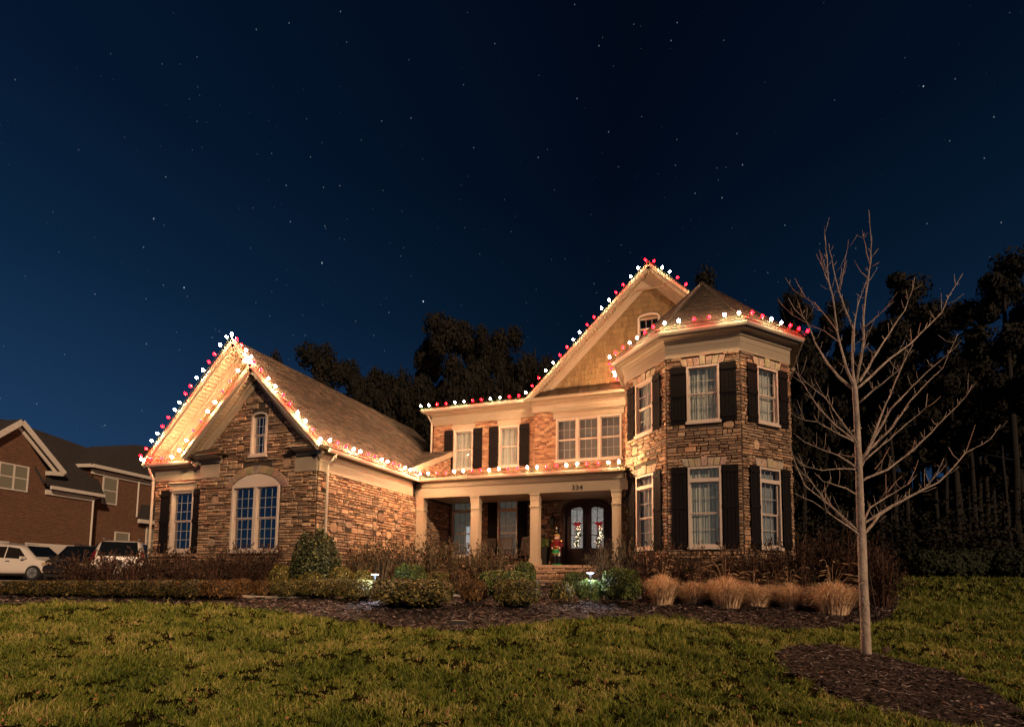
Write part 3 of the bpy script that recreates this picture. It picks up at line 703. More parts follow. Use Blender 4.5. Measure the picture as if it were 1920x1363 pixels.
# --- porch walls of stone, windows, door
lay_stone(F_porch, 0, 7.92, .39, 3.0, [(P1[0]-.03, P1[1]+.03, .7, 3.22), (P2[0]-.03, P2[1]+.03, .7, 3.22), (DR[0]-.02, DR[1]+.02, .3, 3.1)], boulders=.5)
M['litroom'] = mat('lit_room_wall', (.10,.09,.08), .9, noise=.4, nscale=2, emit=(.55,.50,.38), es=.10)
window(F_porch, *P1, rows=2, cols=3, transom=.42, backing='litroom')
window(F_porch, *P2, rows=3, cols=3, transom=.42, backing='litroom')
shutter(F_porch, P1[1]+.03, P1[1]+.42, .75, 3.2); shutter(F_porch, P2[0]-.44, P2[0]-.03, .75, 3.2); shutter(F_porch, P2[1]+.03, P2[1]+.44, .75, 3.2)
M['whitelit'] = mat('lit_inner_door', (.5,.5,.48), .8, emit=(.75,.82,.85), es=.42)
mb = MB(); F_porch.box(mb, P1[0]+.56, P1[1]+.02, .6, 2.1, -.262, -.24); mb.build('interior_door', 'whitelit', house)
# front doors: arched pair of dark wood with obscured, lit glass
mb = MB(); cx = (DR[0]+DR[1])/2; hw = (DR[1]-DR[0])/2; sp = 2.70; rise = .34
arc = lambda x, k=1.0, h=rise: sp+h*math.sqrt(max(0, 1-((x-cx)/(hw*k))**2))
n = 12
for i in range(n):                                   # frame over the arch
    p, q_ = DR[0]+(DR[1]-DR[0])*i/n, DR[0]+(DR[1]-DR[0])*(i+1)/n
    pts = [(p, arc(p)-.10), (q_, arc(q_)-.10), (q_, arc(q_)+.03), (p, arc(p)+.03)]
    mb.hexa([F_porch.p(a, z, -.20) for a, z in pts]+[F_porch.p(a, z, .04) for a, z in pts])
F_porch.box(mb, DR[0], DR[0]+.11, .39, 2.69, -.20, .04); F_porch.box(mb, DR[1]-.11, DR[1], .39, 2.69, -.20, .04)
frame = mb.build('door_frame', 'wood', house)
m = bpy.data.materials.new('obscured_glass'); m.use_nodes = True; t_ = m.node_tree; b_ = t_.nodes['Principled BSDF']; M['obscured'] = m
vo = N(t_, 'ShaderNodeTexVoronoi'); vo.inputs['Scale'].default_value = 26; tcx = N(t_, 'ShaderNodeTexCoord'); t_.links.new(tcx.outputs['Object'], vo.inputs['Vector'])
rp_ = N(t_, 'ShaderNodeValToRGB'); rp_.color_ramp.elements[0].position = .05; rp_.color_ramp.elements[0].color = (.95,.93,.85,1); rp_.color_ramp.elements[1].position = .62; rp_.color_ramp.elements[1].color = (.12,.12,.12,1)
t_.links.new(vo.outputs['Distance'], rp_.inputs[0]); t_.links.new(rp_.outputs[0], b_.inputs['Emission Color']); b_.inputs['Emission Strength'].default_value = .55; b_.inputs['Base Color'].default_value = (.25,.25,.24,1); b_.inputs['Roughness'].default_value = .15
for sd in (0, 1):
    a0, a1 = (DR[0]+.115, cx-.008) if sd == 0 else (cx+.008, DR[1]-.115)
    mb = MB(); st_ = .20; g0, g1 = a0+st_*(1 if sd == 0 else .8), a1-st_*(.8 if sd == 0 else 1)
    F_porch.box(mb, a0, g0, .42, 2.66, -.13, -.07); F_porch.box(mb, g1, a1, .42, 2.66, -.13, -.07)
    F_porch.box(mb, g0, g1, .42, 1.12, -.13, -.072); F_porch.box(mb, g0, g1, 2.66, 2.68, -.13, -.072)
    k = 6
    for i in range(k):
        p, q_ = a0+(a1-a0)*i/k, a0+(a1-a0)*(i+1)/k
        lo = lambda x: min(2.66 if (x <= g0+.001 or x >= g1-.001) else 9, arc(x)-.26)
        pts = [(p, min(2.66, arc(p)-.26) if not g0 < p < g1 else arc(p)-.27), (q_, min(2.66, arc(q_)-.26) if not g0 < q_ < g1 else arc(q_)-.27), (q_, arc(q_)-.101), (p, arc(p)-.101)]
        mb.hexa([F_porch.p(a, z, -.13) for a, z in pts]+[F_porch.p(a, z, -.069) for a, z in pts])
    d = mb.build('door', 'wood', house)
    pb = MB(); F_porch.box(pb, g0+.04, g1-.04, .56, 1.02, -.071, -.058); pb.build('door_panel', 'wood', d)
    for i in range(2):
        for j, (zb, zt_) in enumerate(((1.13, 1.62), (1.65, 2.10), (2.13, 2.66))):
            p = MB(); x0 = g0+(g1-g0)*i/2+.012; x1 = g0+(g1-g0)*(i+1)/2-.012
            if j == 2:
                pts = [F_porch.p(x0, zb, -.12), F_porch.p(x1, zb, -.12), F_porch.p(x1, arc(x1)-.275, -.12), F_porch.p(x0, arc(x0)-.275, -.12)]
                p.prism(pts, F_porch.n*.015)
            else: F_porch.box(p, x0, x1, zb, zt_, -.12, -.105)
            p.build('pane', 'obscured', d)
    bb = MB(); F_porch.box(bb, (g0+g1)/2-.012, (g0+g1)/2+.012, 1.12, 2.80, -.12, -.09)
    for z in (1.635, 2.115): F_porch.box(bb, g0, g1, z-.012, z+.012, -.12, -.088)
    bb.build('muntin', 'wood', d)
    hm = MB(); xx = a1-.07 if sd == 0 else a0+.07; F_porch.box(hm, xx-.012, xx+.012, 1.2, 1.5, -.05, -.03); F_porch.box(hm, xx-.012, xx+.012, 1.2, 1.23, -.07, -.03); F_porch.box(hm, xx-.012, xx+.012, 1.47, 1.5, -.07, -.03); hm.build('handle', 'black', d)
mb = MB(); F_porch.box(mb, DR[0], DR[1], .3, 3.1, -.26, -.22); mb.build('hall', 'dark', house)
n = 15
for i in range(n):
    t0 = math.pi*i/n; t1 = math.pi*(i+1)/n; f = lambda t_, r_: (cx-math.cos(t_)*(hw+.02+r_), sp+math.sin(t_)*(rise+.05+r_))
    p = [f(t0, 0), f(t1, 0), f(t1, .2), f(t0, .2)]; stone_poly(F_porch, p[::-1], .04, tuple(v*rng.uniform(.8, 1.1) for v in (.27,.20,.14)))
# --- porch floor, steps, ceiling, beam, columns
mb = MB(); mb.box(-10.5, -2.65, 17.62, 20.75, .30, .39); fl = mb.build('porch_floor', 'floorstone', house)
F_pf = Face(-10.5, 17.68, 1, 0); wallpart(F_pf, 0, 7.85, -.9, .30, th=.2); lay_stone(F_pf, 0, 7.85, -.6, .30, boulders=.2)
for i in range(3):
    x0, x1 = -6.0-.02*i, -3.35+.02*i; y1 = 17.61-.36*i; zt_ = .22-.17*i
    y0 = y1-.36
    F_s = Face(x0, y0+.05, 1, 0); wallpart(F_s, 0, x1-x0, -.7, zt_-.05, th=.3); lay_stone(F_s, 0, x1-x0, max(-.5, zt_-.20), zt_-.052, boulders=0)
    mb = MB(); mb.box(x0-.03, x1+.03, y0, y1+.02, zt_-.05, zt_); mb.build('step', 'floorstone', house)
mb = MB(); mb.box(-10.5, -2.62, 17.95, 20.78, 3.06, 3.10); mb.build('porch_ceiling', 'trim', house)
mb = MB(); mb.box(-10.6, -2.5, 17.84, 18.10, 2.90, 3.17); mb.box(-10.5, -2.55, 17.87, 18.10, 3.175, 3.46); mb.build('beam', 'trim', house)
for x in (-10.483, -8.20, -5.909, -3.047):
    cw = .342; mb = MB(); mb.box(x+.02, x+cw-.02, 17.86, 18.16, .62, 2.66); c = mb.build('column', 'trim', house)
    b = MB(); b.box(x-.015, x+cw+.015, 17.825, 18.195, .39, .55); b.box(x+.0, x+cw, 17.84, 18.18, .55, .62); b.build('column_base', 'trim', c)
    b = MB(); b.box(x+.005, x+cw-.005, 17.845, 18.175, 2.66, 2.84); b.box(x-.02, x+cw+.02, 17.82, 18.2, 2.84, 2.899); b.build('capital', 'trim', c)
    b = MB(); b.box(x-.012, x+cw+.012, 17.83, 18.19, 2.42, 2.45); b.build('necking', 'trim', c)
bpy.context.view_layer.update()
# house number on the beam
for k_, ch in enumerate('334'):
    cu = bpy.data.curves.new('digit', 'FONT'); cu.body = ch; cu.size = .23; cu.extrude = .012
    tmp = bpy.data.objects.new('digit_curve', cu); col.objects.link(tmp); bpy.context.view_layer.update()
    me = bpy.data.meshes.new_from_object(tmp.evaluated_get(bpy.context.evaluated_depsgraph_get())); bpy.data.objects.remove(tmp); me.materials.clear(); me.materials.append(M['black'])
    no = bpy.data.objects.new('digit', me); col.objects.link(no); no.parent = house; no.location = Vector((-4.40+.14*k_, 17.826, 2.955))-HB; no.rotation_euler = (R(90), 0, 0)
# --- stones: the 300 that show largest are parts of their own
def insize(sp):
    F, pts, d, c = sp; w = max(p[0] for p in pts)-min(p[0] for p in pts); h = max(p[1] for p in pts)-min(p[1] for p in pts)
    P = F.p(pts[0][0], pts[0][1]); V_ = -P; dist = P.length; return w*h*max(.02, F.n.dot(V_)/dist)/dist**2
hidden = lambda sp: sp[1][0][1] < .75
order = sorted(range(len(SINGLE)), key=lambda i: -insize(SINGLE[i])*(0 if hidden(SINGLE[i]) else 1))
pick = set(order[:300]); rest = MB()
for i, sp in enumerate(SINGLE):
    if i in pick: mb = MB(); stone_mesh(mb, *sp); mb.build('stone', 'stone', house)
    else: stone_mesh(rest, *sp)
rest.build('stone_veneer', 'stone', house, kind='stuff')

# ------------------------------------------------------------------ cornices and roofs
def crown(z0, z1, out0=.03, proj=.30, base=0):      # frieze board, crown mould, soffit, fascia
    pts = [(base, z0), (out0, z0), (out0, z0+.012), (out0+.015, z0+.02)]
    h = z1-z0
    return [(base, z0), (out0, z0), (out0, z0+h*.40), (out0+.008, z0+h*.41), (out0+.008, z0+h*.62), (out0+.05, z0+h*.66), (out0+.05, z0+h*.72), (out0+.12, z0+h*.80), (proj-.03, z0+h*.82), (proj-.03, z1-.02), (proj, z1-.02), (proj, z1), (base, z1)]
def gutter(z, proj=.30):
    return [(proj+.002, z-.10), (proj+.07, z-.10), (proj+.10, z-.05), (proj+.12, z), (proj+.002, z)]
# turret: frieze, crown, gutter round the bay
tp = [(-2.6, 20.4), (-2.6, 18.16), (-1.15, 16.5), (.91, 16.5), (2.38, 18.11), (2.38, 27)]
mb = MB(); sweep(mb, tp, crown(TF-.02, 7.28, .05, .34)); mb.build('cornice', 'trim', house)
mb = MB(); sweep(mb, tp, gutter(7.30, .34)); mb.build('gutter', 'gutter', house)
# main eave
mp_ = [(-11.42, 24), (-11.42, 20.79), (-6.62, 20.79)]
mb = MB(); sweep(mb, mp_, crown(6.58, 7.2, .05, .32)); mb.build('cornice', 'trim', house)
mb = MB(); sweep(mb, mp_, gutter(7.22, .32)); mb.build('gutter', 'gutter', house)
bp_ = [(-6.62, 20.8), (-6.62, 20.49), (-2.62, 20.49)]
mb = MB(); sweep(mb, bp_, crown(6.62, 7.13, .06, .38)); mb.build('cornice', 'trim', house)
# porch eave and wing side eave, one line round the inner corner
pe = [(-10.52, 12.42), (-10.52, 17.52)]
mb = MB(); sweep(mb, pe, crown(3.30, 3.56, .06, .30)); mb.build('cornice', 'trim', house)
mb = MB(); sweep(mb, pe, gutter(3.57, .30)); mb.build('gutter', 'gutter', house)
mb = MB(); sweep(mb, [(-10.22, 17.86), (-2.62, 17.86)], crown(3.28, 3.54, .05, .30)); mb.build('cornice', 'trim', house)
mb = MB(); sweep(mb, [(-10.12, 17.86), (-2.72, 17.86)], gutter(3.57, .30)); mb.build('gutter', 'gutter', house)
# left part of the wing: frieze, crown and gutter, and the returns of the front gable
lp = [(-17.26, 16), (-17.26, 12.6), (-15.06, 12.6)]
mb = MB(); sweep(mb, lp, crown(2.98, 3.52, .04, .22)); mb.build('cornice', 'trim', house)
mb = MB(); sweep(mb, lp, gutter(3.54, .22)); mb.build('gutter', 'gutter', house)
for a, b in ((-15.10, -14.16), (-11.28, -10.50)):
    pth = [(a, 12.42), (b, 12.42)] if a > -12 else [(a, 12.60), (a, 12.42), (b, 12.42)]
    mb = MB(); sweep(mb, [(a, 12.40), (b, 12.40)], crown(3.36, 3.60, .05, .30)); mb.build('cornice', 'trim', house)
    mb = MB(); z = 3.61; x0, x1 = a-.25, b+.25; y0, y1 = 12.06, 12.40
    mb.add([(x0,y0,z),(x1,y0,z),(x1,y1,z),(x0,y1,z),((x0+x1)/2-.15,y1,z+.32),((x0+x1)/2+.15,y1,z+.32)], [(0,1,5,4),(1,2,5),(3,0,4),(3,2,1,0),(2,3,4,5)])
    mb.build('return_roof', 'metal', house)
# downspouts
def downspout(pts, r_=.04):
    mb = MB(); mb.tube(pts, r_, 8); return mb.build('downspout', 'gutter', house)
downspout([(-10.16,12.75,3.5),(-10.18,12.72,3.38),(-10.40,12.70,3.2),(-10.41,12.70,2.9),(-10.41,12.70,-.5)])
downspout([(-17.36,12.35,3.48),(-17.36,12.4,3.3),(-17.30,12.50,3.05),(-17.30,12.50,-.6)])
downspout([(-11.66,20.6,7.15),(-11.6,20.7,6.95),(-11.46,20.72,6.7),(-11.46,20.72,4.7)], .045)
SHCOL = [(.075,.052,.036),(.055,.038,.028),(.10,.072,.05),(.045,.032,.024),(.07,.056,.044)]
shingles_mb = MB()
def shingle_slope(A, B, C, D, expo=.15, tabw=.3, mbx=None, cols=SHCOL, k=1.0):
    """A-B eave (left to right from outside), D-C top edge"""
    mb = mbx or shingles_mb
    A, B, C, D = map(Vector, (A, B, C, D)); n = (B-A).cross(D-A).normalized()
    L = (((A+B)/2)-((C+D)/2)).length; rows = max(1, int(L/expo))
    for r_ in range(rows):
        u0, u1 = r_/rows, min(1.0, (r_+1.05)/rows)
        p0, p1 = A.lerp(D, u0), B.lerp(C, u0); q0, q1 = A.lerp(D, u1), B.lerp(C, u1); wd = (p1-p0).length
        if wd < .05: continue
        m_ = max(1, int(wd/tabw)); off = (r_*.37) % 1
        cuts = [0]+[(i+off+rng.uniform(-.12, .12))/m_ for i in range(m_) if 0.02 < (i+off)/m_ < .98]+[1]
        cuts = sorted(cuts)
        for a, b in zip(cuts, cuts[1:]):
            h = .010+rng.random()*.010; e = .003/wd
            v = [p0.lerp(p1, a+e)+n*h, p0.lerp(p1, b-e)+n*h, q0.lerp(q1, b-e)+n*.003, q0.lerp(q1, a+e)+n*.003, p0.lerp(p1, a+e)-n*.002, p0.lerp(p1, b-e)-n*.002]
            c = rng.choice(cols); w = rng.uniform(.8, 1.2)*k; mb.cur = tuple(x*w for x in c)
            mb.add(v, [(0,1,2,3),(4,5,1,0)])
def slab(mb, A, B, C, D, th=.10):
    A, B, C, D = map(Vector, (A, B, C, D)); n = (B-A).cross(D-A).normalized(); mb.prism([A-n*.004, B-n*.004, C-n*.004, D-n*.004], -n*th)
def roofplane(A, B, C, D, th=.1, k=1.0):
    mb = MB(); slab(mb, A, B, C, D, th); mb.build('roof', 'tan', house); shingle_slope(A, B, C, D, k=k)
EZ = 3.60
# wing: inner (front) gable and outer gable behind it; the right slopes are one plane
RI = (-12.84, 6.16+.06); RO = (-13.87, 7.27); XR = -10.12
yi, yo, yb = 12.05, 12.30, 23.2
slR = (RO[1]-EZ)/(XR-RO[0])
roofplane((XR, yi, EZ), (XR, yo, EZ), (RI[0], yo, EZ+slR*(XR-RI[0])), (RI[0], yi, EZ+slR*(XR-RI[0])))
roofplane((XR, yo, EZ), (XR, yb+1, EZ), (RO[0], yb, RO[1]), (RO[0], yo, RO[1]))
zi = EZ+slR*(XR-RI[0])
roofplane((-15.5, 13.0, EZ), (-15.5, yi, EZ), (RI[0], yi, zi), (RI[0], 13.0, zi))
roofplane((-17.5, yb, EZ), (-17.5, yo, EZ), (RO[0], yo, RO[1]), (RO[0], yb, RO[1]))
roofplane((XR, yb+1, EZ), (-17.5, yb+1, EZ), (RO[0]-.02, yb, RO[1]), (RO[0], yb, RO[1]))
# cross roof between wing and main block
roofplane((-13.2, 17.3, 3.86), (-10.42, 17.3, 3.86), (-10.42, 21.0, 5.50), (-13.2, 21.0, 5.50))
# porch roof
roofplane((-10.4, 17.46, 3.575), (-2.55, 17.46, 3.575), (-2.55, 20.75, 4.12), (-10.4, 20.75, 4.12))
# main roof, low pitch, hipped at the left
roofplane((-11.84, 20.38, 7.24), (-5.0, 20.38, 7.24), (-5.0, 24.5, 8.45), (-8.6, 24.5, 8.45))
roofplane((-11.84, 30, 7.24), (-11.84, 20.38, 7.24), (-8.6, 24.5, 8.45), (-8.6, 26, 8.45))
# big gable
GX, GZ, GL, GR, GE = -2.0, 11.90, -6.85, 2.85, 7.13
yg = 20.10; yG = 33
roofplane((GL, yG, GE), (GL, yg, GE), (GX, yg, GZ), (GX, yG, GZ)); roofplane((GR, yg, GE), (GR, yG, GE), (GX, yG, GZ), (GX, yg, GZ))
# turret roof: five sides of an octagon to an apex, ridge running back; shingle colour darkened to look less lit
ap = Vector((-.1, 19.0, 10.15)); oc = []
for x, y in ((-2.6,21),(-2.6,18.16),(-1.15,16.5),(.91,16.5),(2.38,18.11),(2.38,27)): pass
ev = [(-3.04, 21.0), (-3.04, 17.99), (-1.35, 16.05), (1.11, 16.05), (2.83, 17.94), (2.83, 21.0)]
for i in range(5):
    a, b = ev[i], ev[i+1]
    if i in (0, 4):
        mb = MB(); P_ = [Vector((*a, 7.31)), Vector((*b, 7.31)), ap, Vector((-.1, 27, 10.15))] if i == 0 else [Vector((*a, 7.31)), Vector((2.83, 27, 7.31)), Vector((-.1, 27, 10.15)), ap]
        if i == 0: P_ = [Vector((-3.04, 27, 7.31)), Vector((*b, 7.31)), ap, Vector((-.1, 27, 10.15))]
        roofplane(*P_, k=.5)
    else: roofplane((*a, 7.31), (*b, 7.31), ap+Vector((.004, 0, 0)), ap, k=.5)
mb = MB()
for p in ev[1:5]: mb.beam(Vector((*p, 7.32)), ap+Vector((0,0,.02)), .16, .03)
mb.beam(ap+Vector((0,0,.02)), (-.1, 27, 10.17), .16, .03)
mb.build('hip_cap', mat('hip_shingle', (.045,.03,.022), .9, noise=.3), house)
shingles_mb.build('shingles', 'shingle', house, kind='stuff')
# standing-seam pent roof at the foot of the gable
mb = MB(); slab(mb, (-6.6, 20.12, 7.17), (-2.7, 20.12, 7.17), (-2.7, 20.52, 7.58), (-6.2, 20.52, 7.58), .03); pr = mb.build('pent_roof', 'metal', house)
for i in range(10):
    x = -6.35+i*.40; mb = MB(); mb.beam((x, 20.12, 7.19), (x, 20.50, 7.585), .022, .035, up=(0,-1,1)); mb.build('seam', 'metal', pr)
# gable wall, shakes, rake boards, soffit
F_g = Face(GX, 20.5, 1, 0); sg = (GZ-GE)/(GX-GL); zb = 7.55
gw = (-2.46-GX, -1.62-GX, 9.05, 10.10)
hh = lambda a: GZ-.22-sg*abs(a)
mb = MB()
mb.prism([F_g.p(-(GZ-.22-zb)/sg, zb), F_g.p(gw[0], zb), F_g.p(gw[0], hh(gw[0]))], (0, .2, 0)); mb.prism([F_g.p(gw[1], zb), F_g.p((GZ-.22-zb)/sg, zb), F_g.p(gw[1], hh(gw[1]))], (0, .2, 0))
mb.prism([F_g.p(gw[0], zb), F_g.p(gw[1], zb), F_g.p(gw[1], gw[2]), F_g.p(gw[0], gw[2])], (0, .2, 0)); mb.prism([F_g.p(gw[0], 9.93), F_g.p(gw[1], 9.93), F_g.p(gw[1], hh(gw[1])), F_g.p(0, hh(0)), F_g.p(gw[0], hh(gw[0]))], (0, .2, 0))
mb.build('wall', 'tan', house)
window(F_g, gw[0]+.0, gw[1]-.0, gw[2], gw[3], rows=1, cols=3, backing='dark', arch=.17, sill=True)
SK = [(.195,.132,.060),(.18,.12,.054),(.205,.14,.064),(.17,.112,.05)]
shk = []
z = zb
while z < GZ-.4:
    a = -(GZ-.3-z)/sg; end = -a
    while a < end:
        w = rng.uniform(.11, .22); z1_ = z+.215+.012
        b = min(a+w, end)
        if not (b > gw[0]-.02 and a < gw[1]+.02 and z1_ > gw[2]-.07 and z < gw[3]+.02) and b-a > .03: shk.append((a, b, z-rng.uniform(0, .018), z+.225))
        a += w
    z += .215
def shake(mb, a, b, z0, z1_):
    c = rng.choice(SK); k = rng.uniform(.85, 1.12); mb.cur = tuple(v*k for v in c)
    q_ = [F_g.p(a+.006, z0, 0), F_g.p(b-.006, z0, 0), F_g.p(b-.006, z1_, 0), F_g.p(a+.006, z1_, 0), F_g.p(a+.006, z0, .034), F_g.p(b-.006, z0, .034), F_g.p(b-.006, z1_, .006), F_g.p(a+.006, z1_, .006)]
    mb.hexa(q_, back=False)
vis = [i for i, s_ in enumerate(shk) if s_[0]+GX < -2.9 or s_[2] > 9.0+(s_[0]+GX+2.9)*.9]
vis = sorted(vis, key=lambda i: -(shk[i][1]-shk[i][0]))[:300]; vs_ = set(vis); rest = MB()
for i, s_ in enumerate(shk):
    if i in vs_: mb = MB(); shake(mb, *s_); mb.build('shake', 'shake', house)
    else: shake(rest, *s_)
rest.build('shakes', 'shake', house, kind='stuff')
def rake(x0, z0, x1, z1, y0, y1, fh=.2, frz=.26, m='trim', planks=True):
    """barge board at y0, boarded soffit back to the wall at y1 and a frieze board on the wall"""
    d = Vector((x1-x0, 0, z1-z0)); L = d.length; d.normalize(); dn = Vector((d.z, 0, -d.x)); dn = dn if dn.z < 0 else -dn
    P0 = Vector((x0, 0, z0)); P1_ = Vector((x1, 0, z1)); Y = lambda p, y: Vector((p.x, y, p.z))
    mb = MB()
    mb.prism([Y(P0, y0-.02), Y(P1_, y0-.02), Y(P1_+dn*fh*1.0, y0-.02), Y(P0+dn*fh, y0-.02)], (0, .03, 0))
    mb.prism([Y(P0-dn*.01, y0-.06), Y(P1_-dn*.01, y0-.06), Y(P1_+dn*fh*.45, y0-.06), Y(P0+dn*fh*.45, y0-.06)], (0, .038, 0))
    mb.prism([Y(P0+dn*fh, y1-.06), Y(P1_+dn*fh, y1-.06), Y(P1_+dn*(fh+frz), y1-.06), Y(P0+dn*(fh+frz), y1-.06)], (0, .055, 0))
    mb.prism([Y(P0+dn*(fh-.02), y1-.10), Y(P1_+dn*(fh-.02), y1-.10), Y(P1_+dn*(fh+.06), y1-.10), Y(P0+dn*(fh+.06), y1-.10)], (0, .039, 0))
    mb.build('rake_board', m, house)
    if planks:
        sb = MB(); n = int(L/.14)
        for i in range(n):
            a = P0+d*(L*i/n+.012); b = P0+d*(L*(i+1)/n-.012); o1 = dn*(fh*.8); o2 = dn*(fh*.8+.015)
            sb.hexa([Y(a+o1, y0+.012), Y(b+o1, y0+.012), Y(b+o1, y1-.1), Y(a+o1, y1-.1), Y(a+o2, y0+.012), Y(b+o2, y0+.012), Y(b+o2, y1-.1), Y(a+o2, y1-.1)])
        sb.build('soffit_boards', m, house, kind='stuff')
mb = MB(); mb.prism([(GX-.62, 20.36, GZ-.85), (GX+.62, 20.36, GZ-.85), (GX, 20.36, GZ-.2)], (0, .12, 0)); mb.prism([(GX-.34, yg+.012, GZ-.30), (GX+.34, yg+.012, GZ-.30), (GX, yg+.012, GZ-.01)], (0, .30, 0)); mb.build('peak_block', 'trim', house)
rake(GL, GE, GX, GZ, yg, 20.5); rake(GX, GZ, GR, GE, yg, 20.5)
# outer wing gable
mb = MB(); mb.prism([(-17.3, 12.69, 3.5), (-10.6, 12.69, 3.5), (-13.87, 12.69, 7.0)], (0, .15, 0)); mb.build('wall', 'tan', house)
rake(-17.5, EZ, RO[0], RO[1], yo-.02, 12.72, fh=.19, frz=.28)
rake(RO[0], RO[1], XR-.6, EZ+slR*.6, yo-.02, 12.72, fh=.19, frz=.2, planks=False)
# inner gable
rake(-15.5, EZ, RI[0], zi, yi, 12.36, fh=.2, frz=.2); rake(RI[0], zi, XR, EZ, yi, 12.36, fh=.2, frz=.2)
# lantern beside the door
mb = MB(); lx, ly = -5.85, 20.55; mb.tube([(lx,20.76,2.42),(lx,20.6,2.52),(lx,ly,2.42)], .014, 6); mb.lathe((lx,ly,0), [(.05,1.98),(.09,2.0),(.10,2.28),(.13,2.29),(.07,2.37),(.015,2.42)], 6); mb.lathe((lx,ly,0), [(.01,1.88),(.03,1.92),(.05,1.975)], 6)
ln = mb.build('wall_lantern', 'black', house)
# ------------------------------------------------------------------ strings of coloured bulbs
def bulb_mesh(name, m):
    mb = MB(); mb.mi = 0
    mb.lathe((0,0,0), [(.011,.0),(.034,.013),(.041,.034),(.032,.064),(.014,.088),(.003,.097)], 8)
    mb.mi = 1; mb.lathe((0,0,0), [(.012,-.04),(.014,-.038),(.014,.002),(.012,.004)], 6)
    o = mb.build(name, [m, 'wire'], None, smooth=True); me = o.data; bpy.data.objects.remove(o); return me
BW_, BR_ = bulb_mesh('bulb', 'bulbw'), bulb_mesh('bulb', 'bulbr')
def string(label, path, bulbs, pattern, lift=(0, 0, .05), tilt=(0, -.4, 1), start=0.0, end=0.0):
    """wire along a polyline with evenly spaced bulbs; pattern of w and r"""
    P = [Vector(p) for p in path]; seg = [(b-a).length for a, b in zip(P, P[1:])]; L = sum(seg)
    root = thing('light_string', P[0], label, 'christmas lights', 'red and white light strings clipped along the roof edges')
    W_ = [P[0]]
    for a, b in zip(P, P[1:]):
        m_ = max(2, int((b-a).length/.18)); W_ += [a.lerp(b, j/m_)+Vector((0, 0, -.02*(j % 2)+rng.uniform(-.006, .006))) for j in range(1, m_)]+[b]
    mb = MB(); mb.tube(W_, .008, 5); mb.build('wire', 'wire', root)
    up = Vector(tilt).normalized(); q = up.to_track_quat('Z', 'Y')
    for i in range(bulbs):
        d = start+(L-start-end)*i/max(1, bulbs-1); d = min(L, max(0, d+rng.uniform(-.025, .025)*(0 < i < bulbs-1))); k = 0
        while k < len(seg)-1 and d > seg[k]: d -= seg[k]; k += 1
        p = P[k].lerp(P[k+1], d/seg[k])+up*rng.uniform(.05, .08)
        me = BW_ if pattern[i % len(pattern)] == 'w' else BR_
        o = bpy.data.objects.new('bulb', me); col.objects.link(o); o.parent = root; o.location = p-P[0]
        e = (q @ Matrix.Rotation(rng.uniform(-.25, .25), 3, 'X').to_quaternion()).to_euler(); o.rotation_euler = e
z = EZ+.06
s_ = slR
string('string of bulbs up the left rake of the garage wing outer gable', [(-17.5, yo-.1, EZ+.04), (RO[0]-.1, yo-.1, RO[1]+.0)], 16, 'rrwwrrwwrrwwrrww', tilt=(-.8,-.3,.7), start=.1)
string('string of bulbs down the short right rake from the outer gable peak', [(RO[0], yo-.1, RO[1]+.05), (RI[0]-.18, yo-.1, zi+.20)], 5, 'wrrww', tilt=(.5,-.5,.7), start=.02)
string('string of bulbs across the left eave return of the garage wing', [(-17.5, 12.28, EZ+.02), (-15.6, 12.28, EZ+.02)], 5, 'wrrwr', tilt=(0,-1,.5))
string('string of bulbs on the left rake of the small inner gable', [(-15.5, yi-.06, EZ+.04), (RI[0]-.05, yi-.06, zi+.04)], 10, 'wwrrwwrrww', tilt=(-.8,-.3,.7), start=.12, end=.05)
string('string of bulbs down the right rake of the inner gable', [(RI[0]+.08, yi-.06, zi+.0), (XR-.02, yi-.06, EZ+.06)], 10, 'rrwwrrwwrw', tilt=(.6,-.5,.6), start=.1)
string('string of bulbs along the wing side eave toward the porch', [(XR+.06, yi+.15, EZ+.06), (XR+.06, 17.3, EZ+.06)], 15, 'wrrwwrrwwrrwwrr', tilt=(.8,0,.8))
string('string of bulbs along the porch eave under the upper windows', [(XR+.02, 17.45, EZ+.05), (-2.62, 17.42, EZ+.05)], 22, 'wwrrwwrrwwrrwwrrwwrrww', tilt=(0,-.7,.8), start=.06, end=.1)
string('string of bulbs along the high main eave left of the big gable', [(-11.78, 20.34, 7.28), (-6.98, 20.34, 7.28)], 12, 'wwrrwwrrwwrr', tilt=(0,-.6,.8), start=.0, end=.25)
sgl = (GZ-GE)/(GX-GL)
string('string of bulbs up the long left rake of the big shingled gable', [(GL, yg-.06, GE+.06), (GX, yg-.06, GZ+.06)], 18, 'wrrwwrrwwrrwwrrwwr', tilt=(-.6,-.2,.8), start=.1, end=.05)
string('string of bulbs down the right rake of the big gable to the turret roof', [(GX, yg-.06, GZ+.06), (-.36, yg-.06, GZ+.06-sgl*1.64)], 6, 'rwwrrw', tilt=(.6,-.2,.8), start=.22, end=.1)
string('string of bulbs round the turret bay eave', [(-3.1, 17.96, 7.40), (-1.37, 15.99, 7.40), (1.13, 15.99, 7.40), (2.9, 17.93, 7.40)], 20, 'wrrwwrrwwrrwwrrwwrrr', tilt=(0,-.7,.8), start=.0)
string('short string of bulbs on the turret left flank eave beside the big gable', [(-3.1, 18.4, 7.38), (-3.1, 20.0, 7.38)], 5, 'rrwwr', tilt=(-.8,-.2,.6))

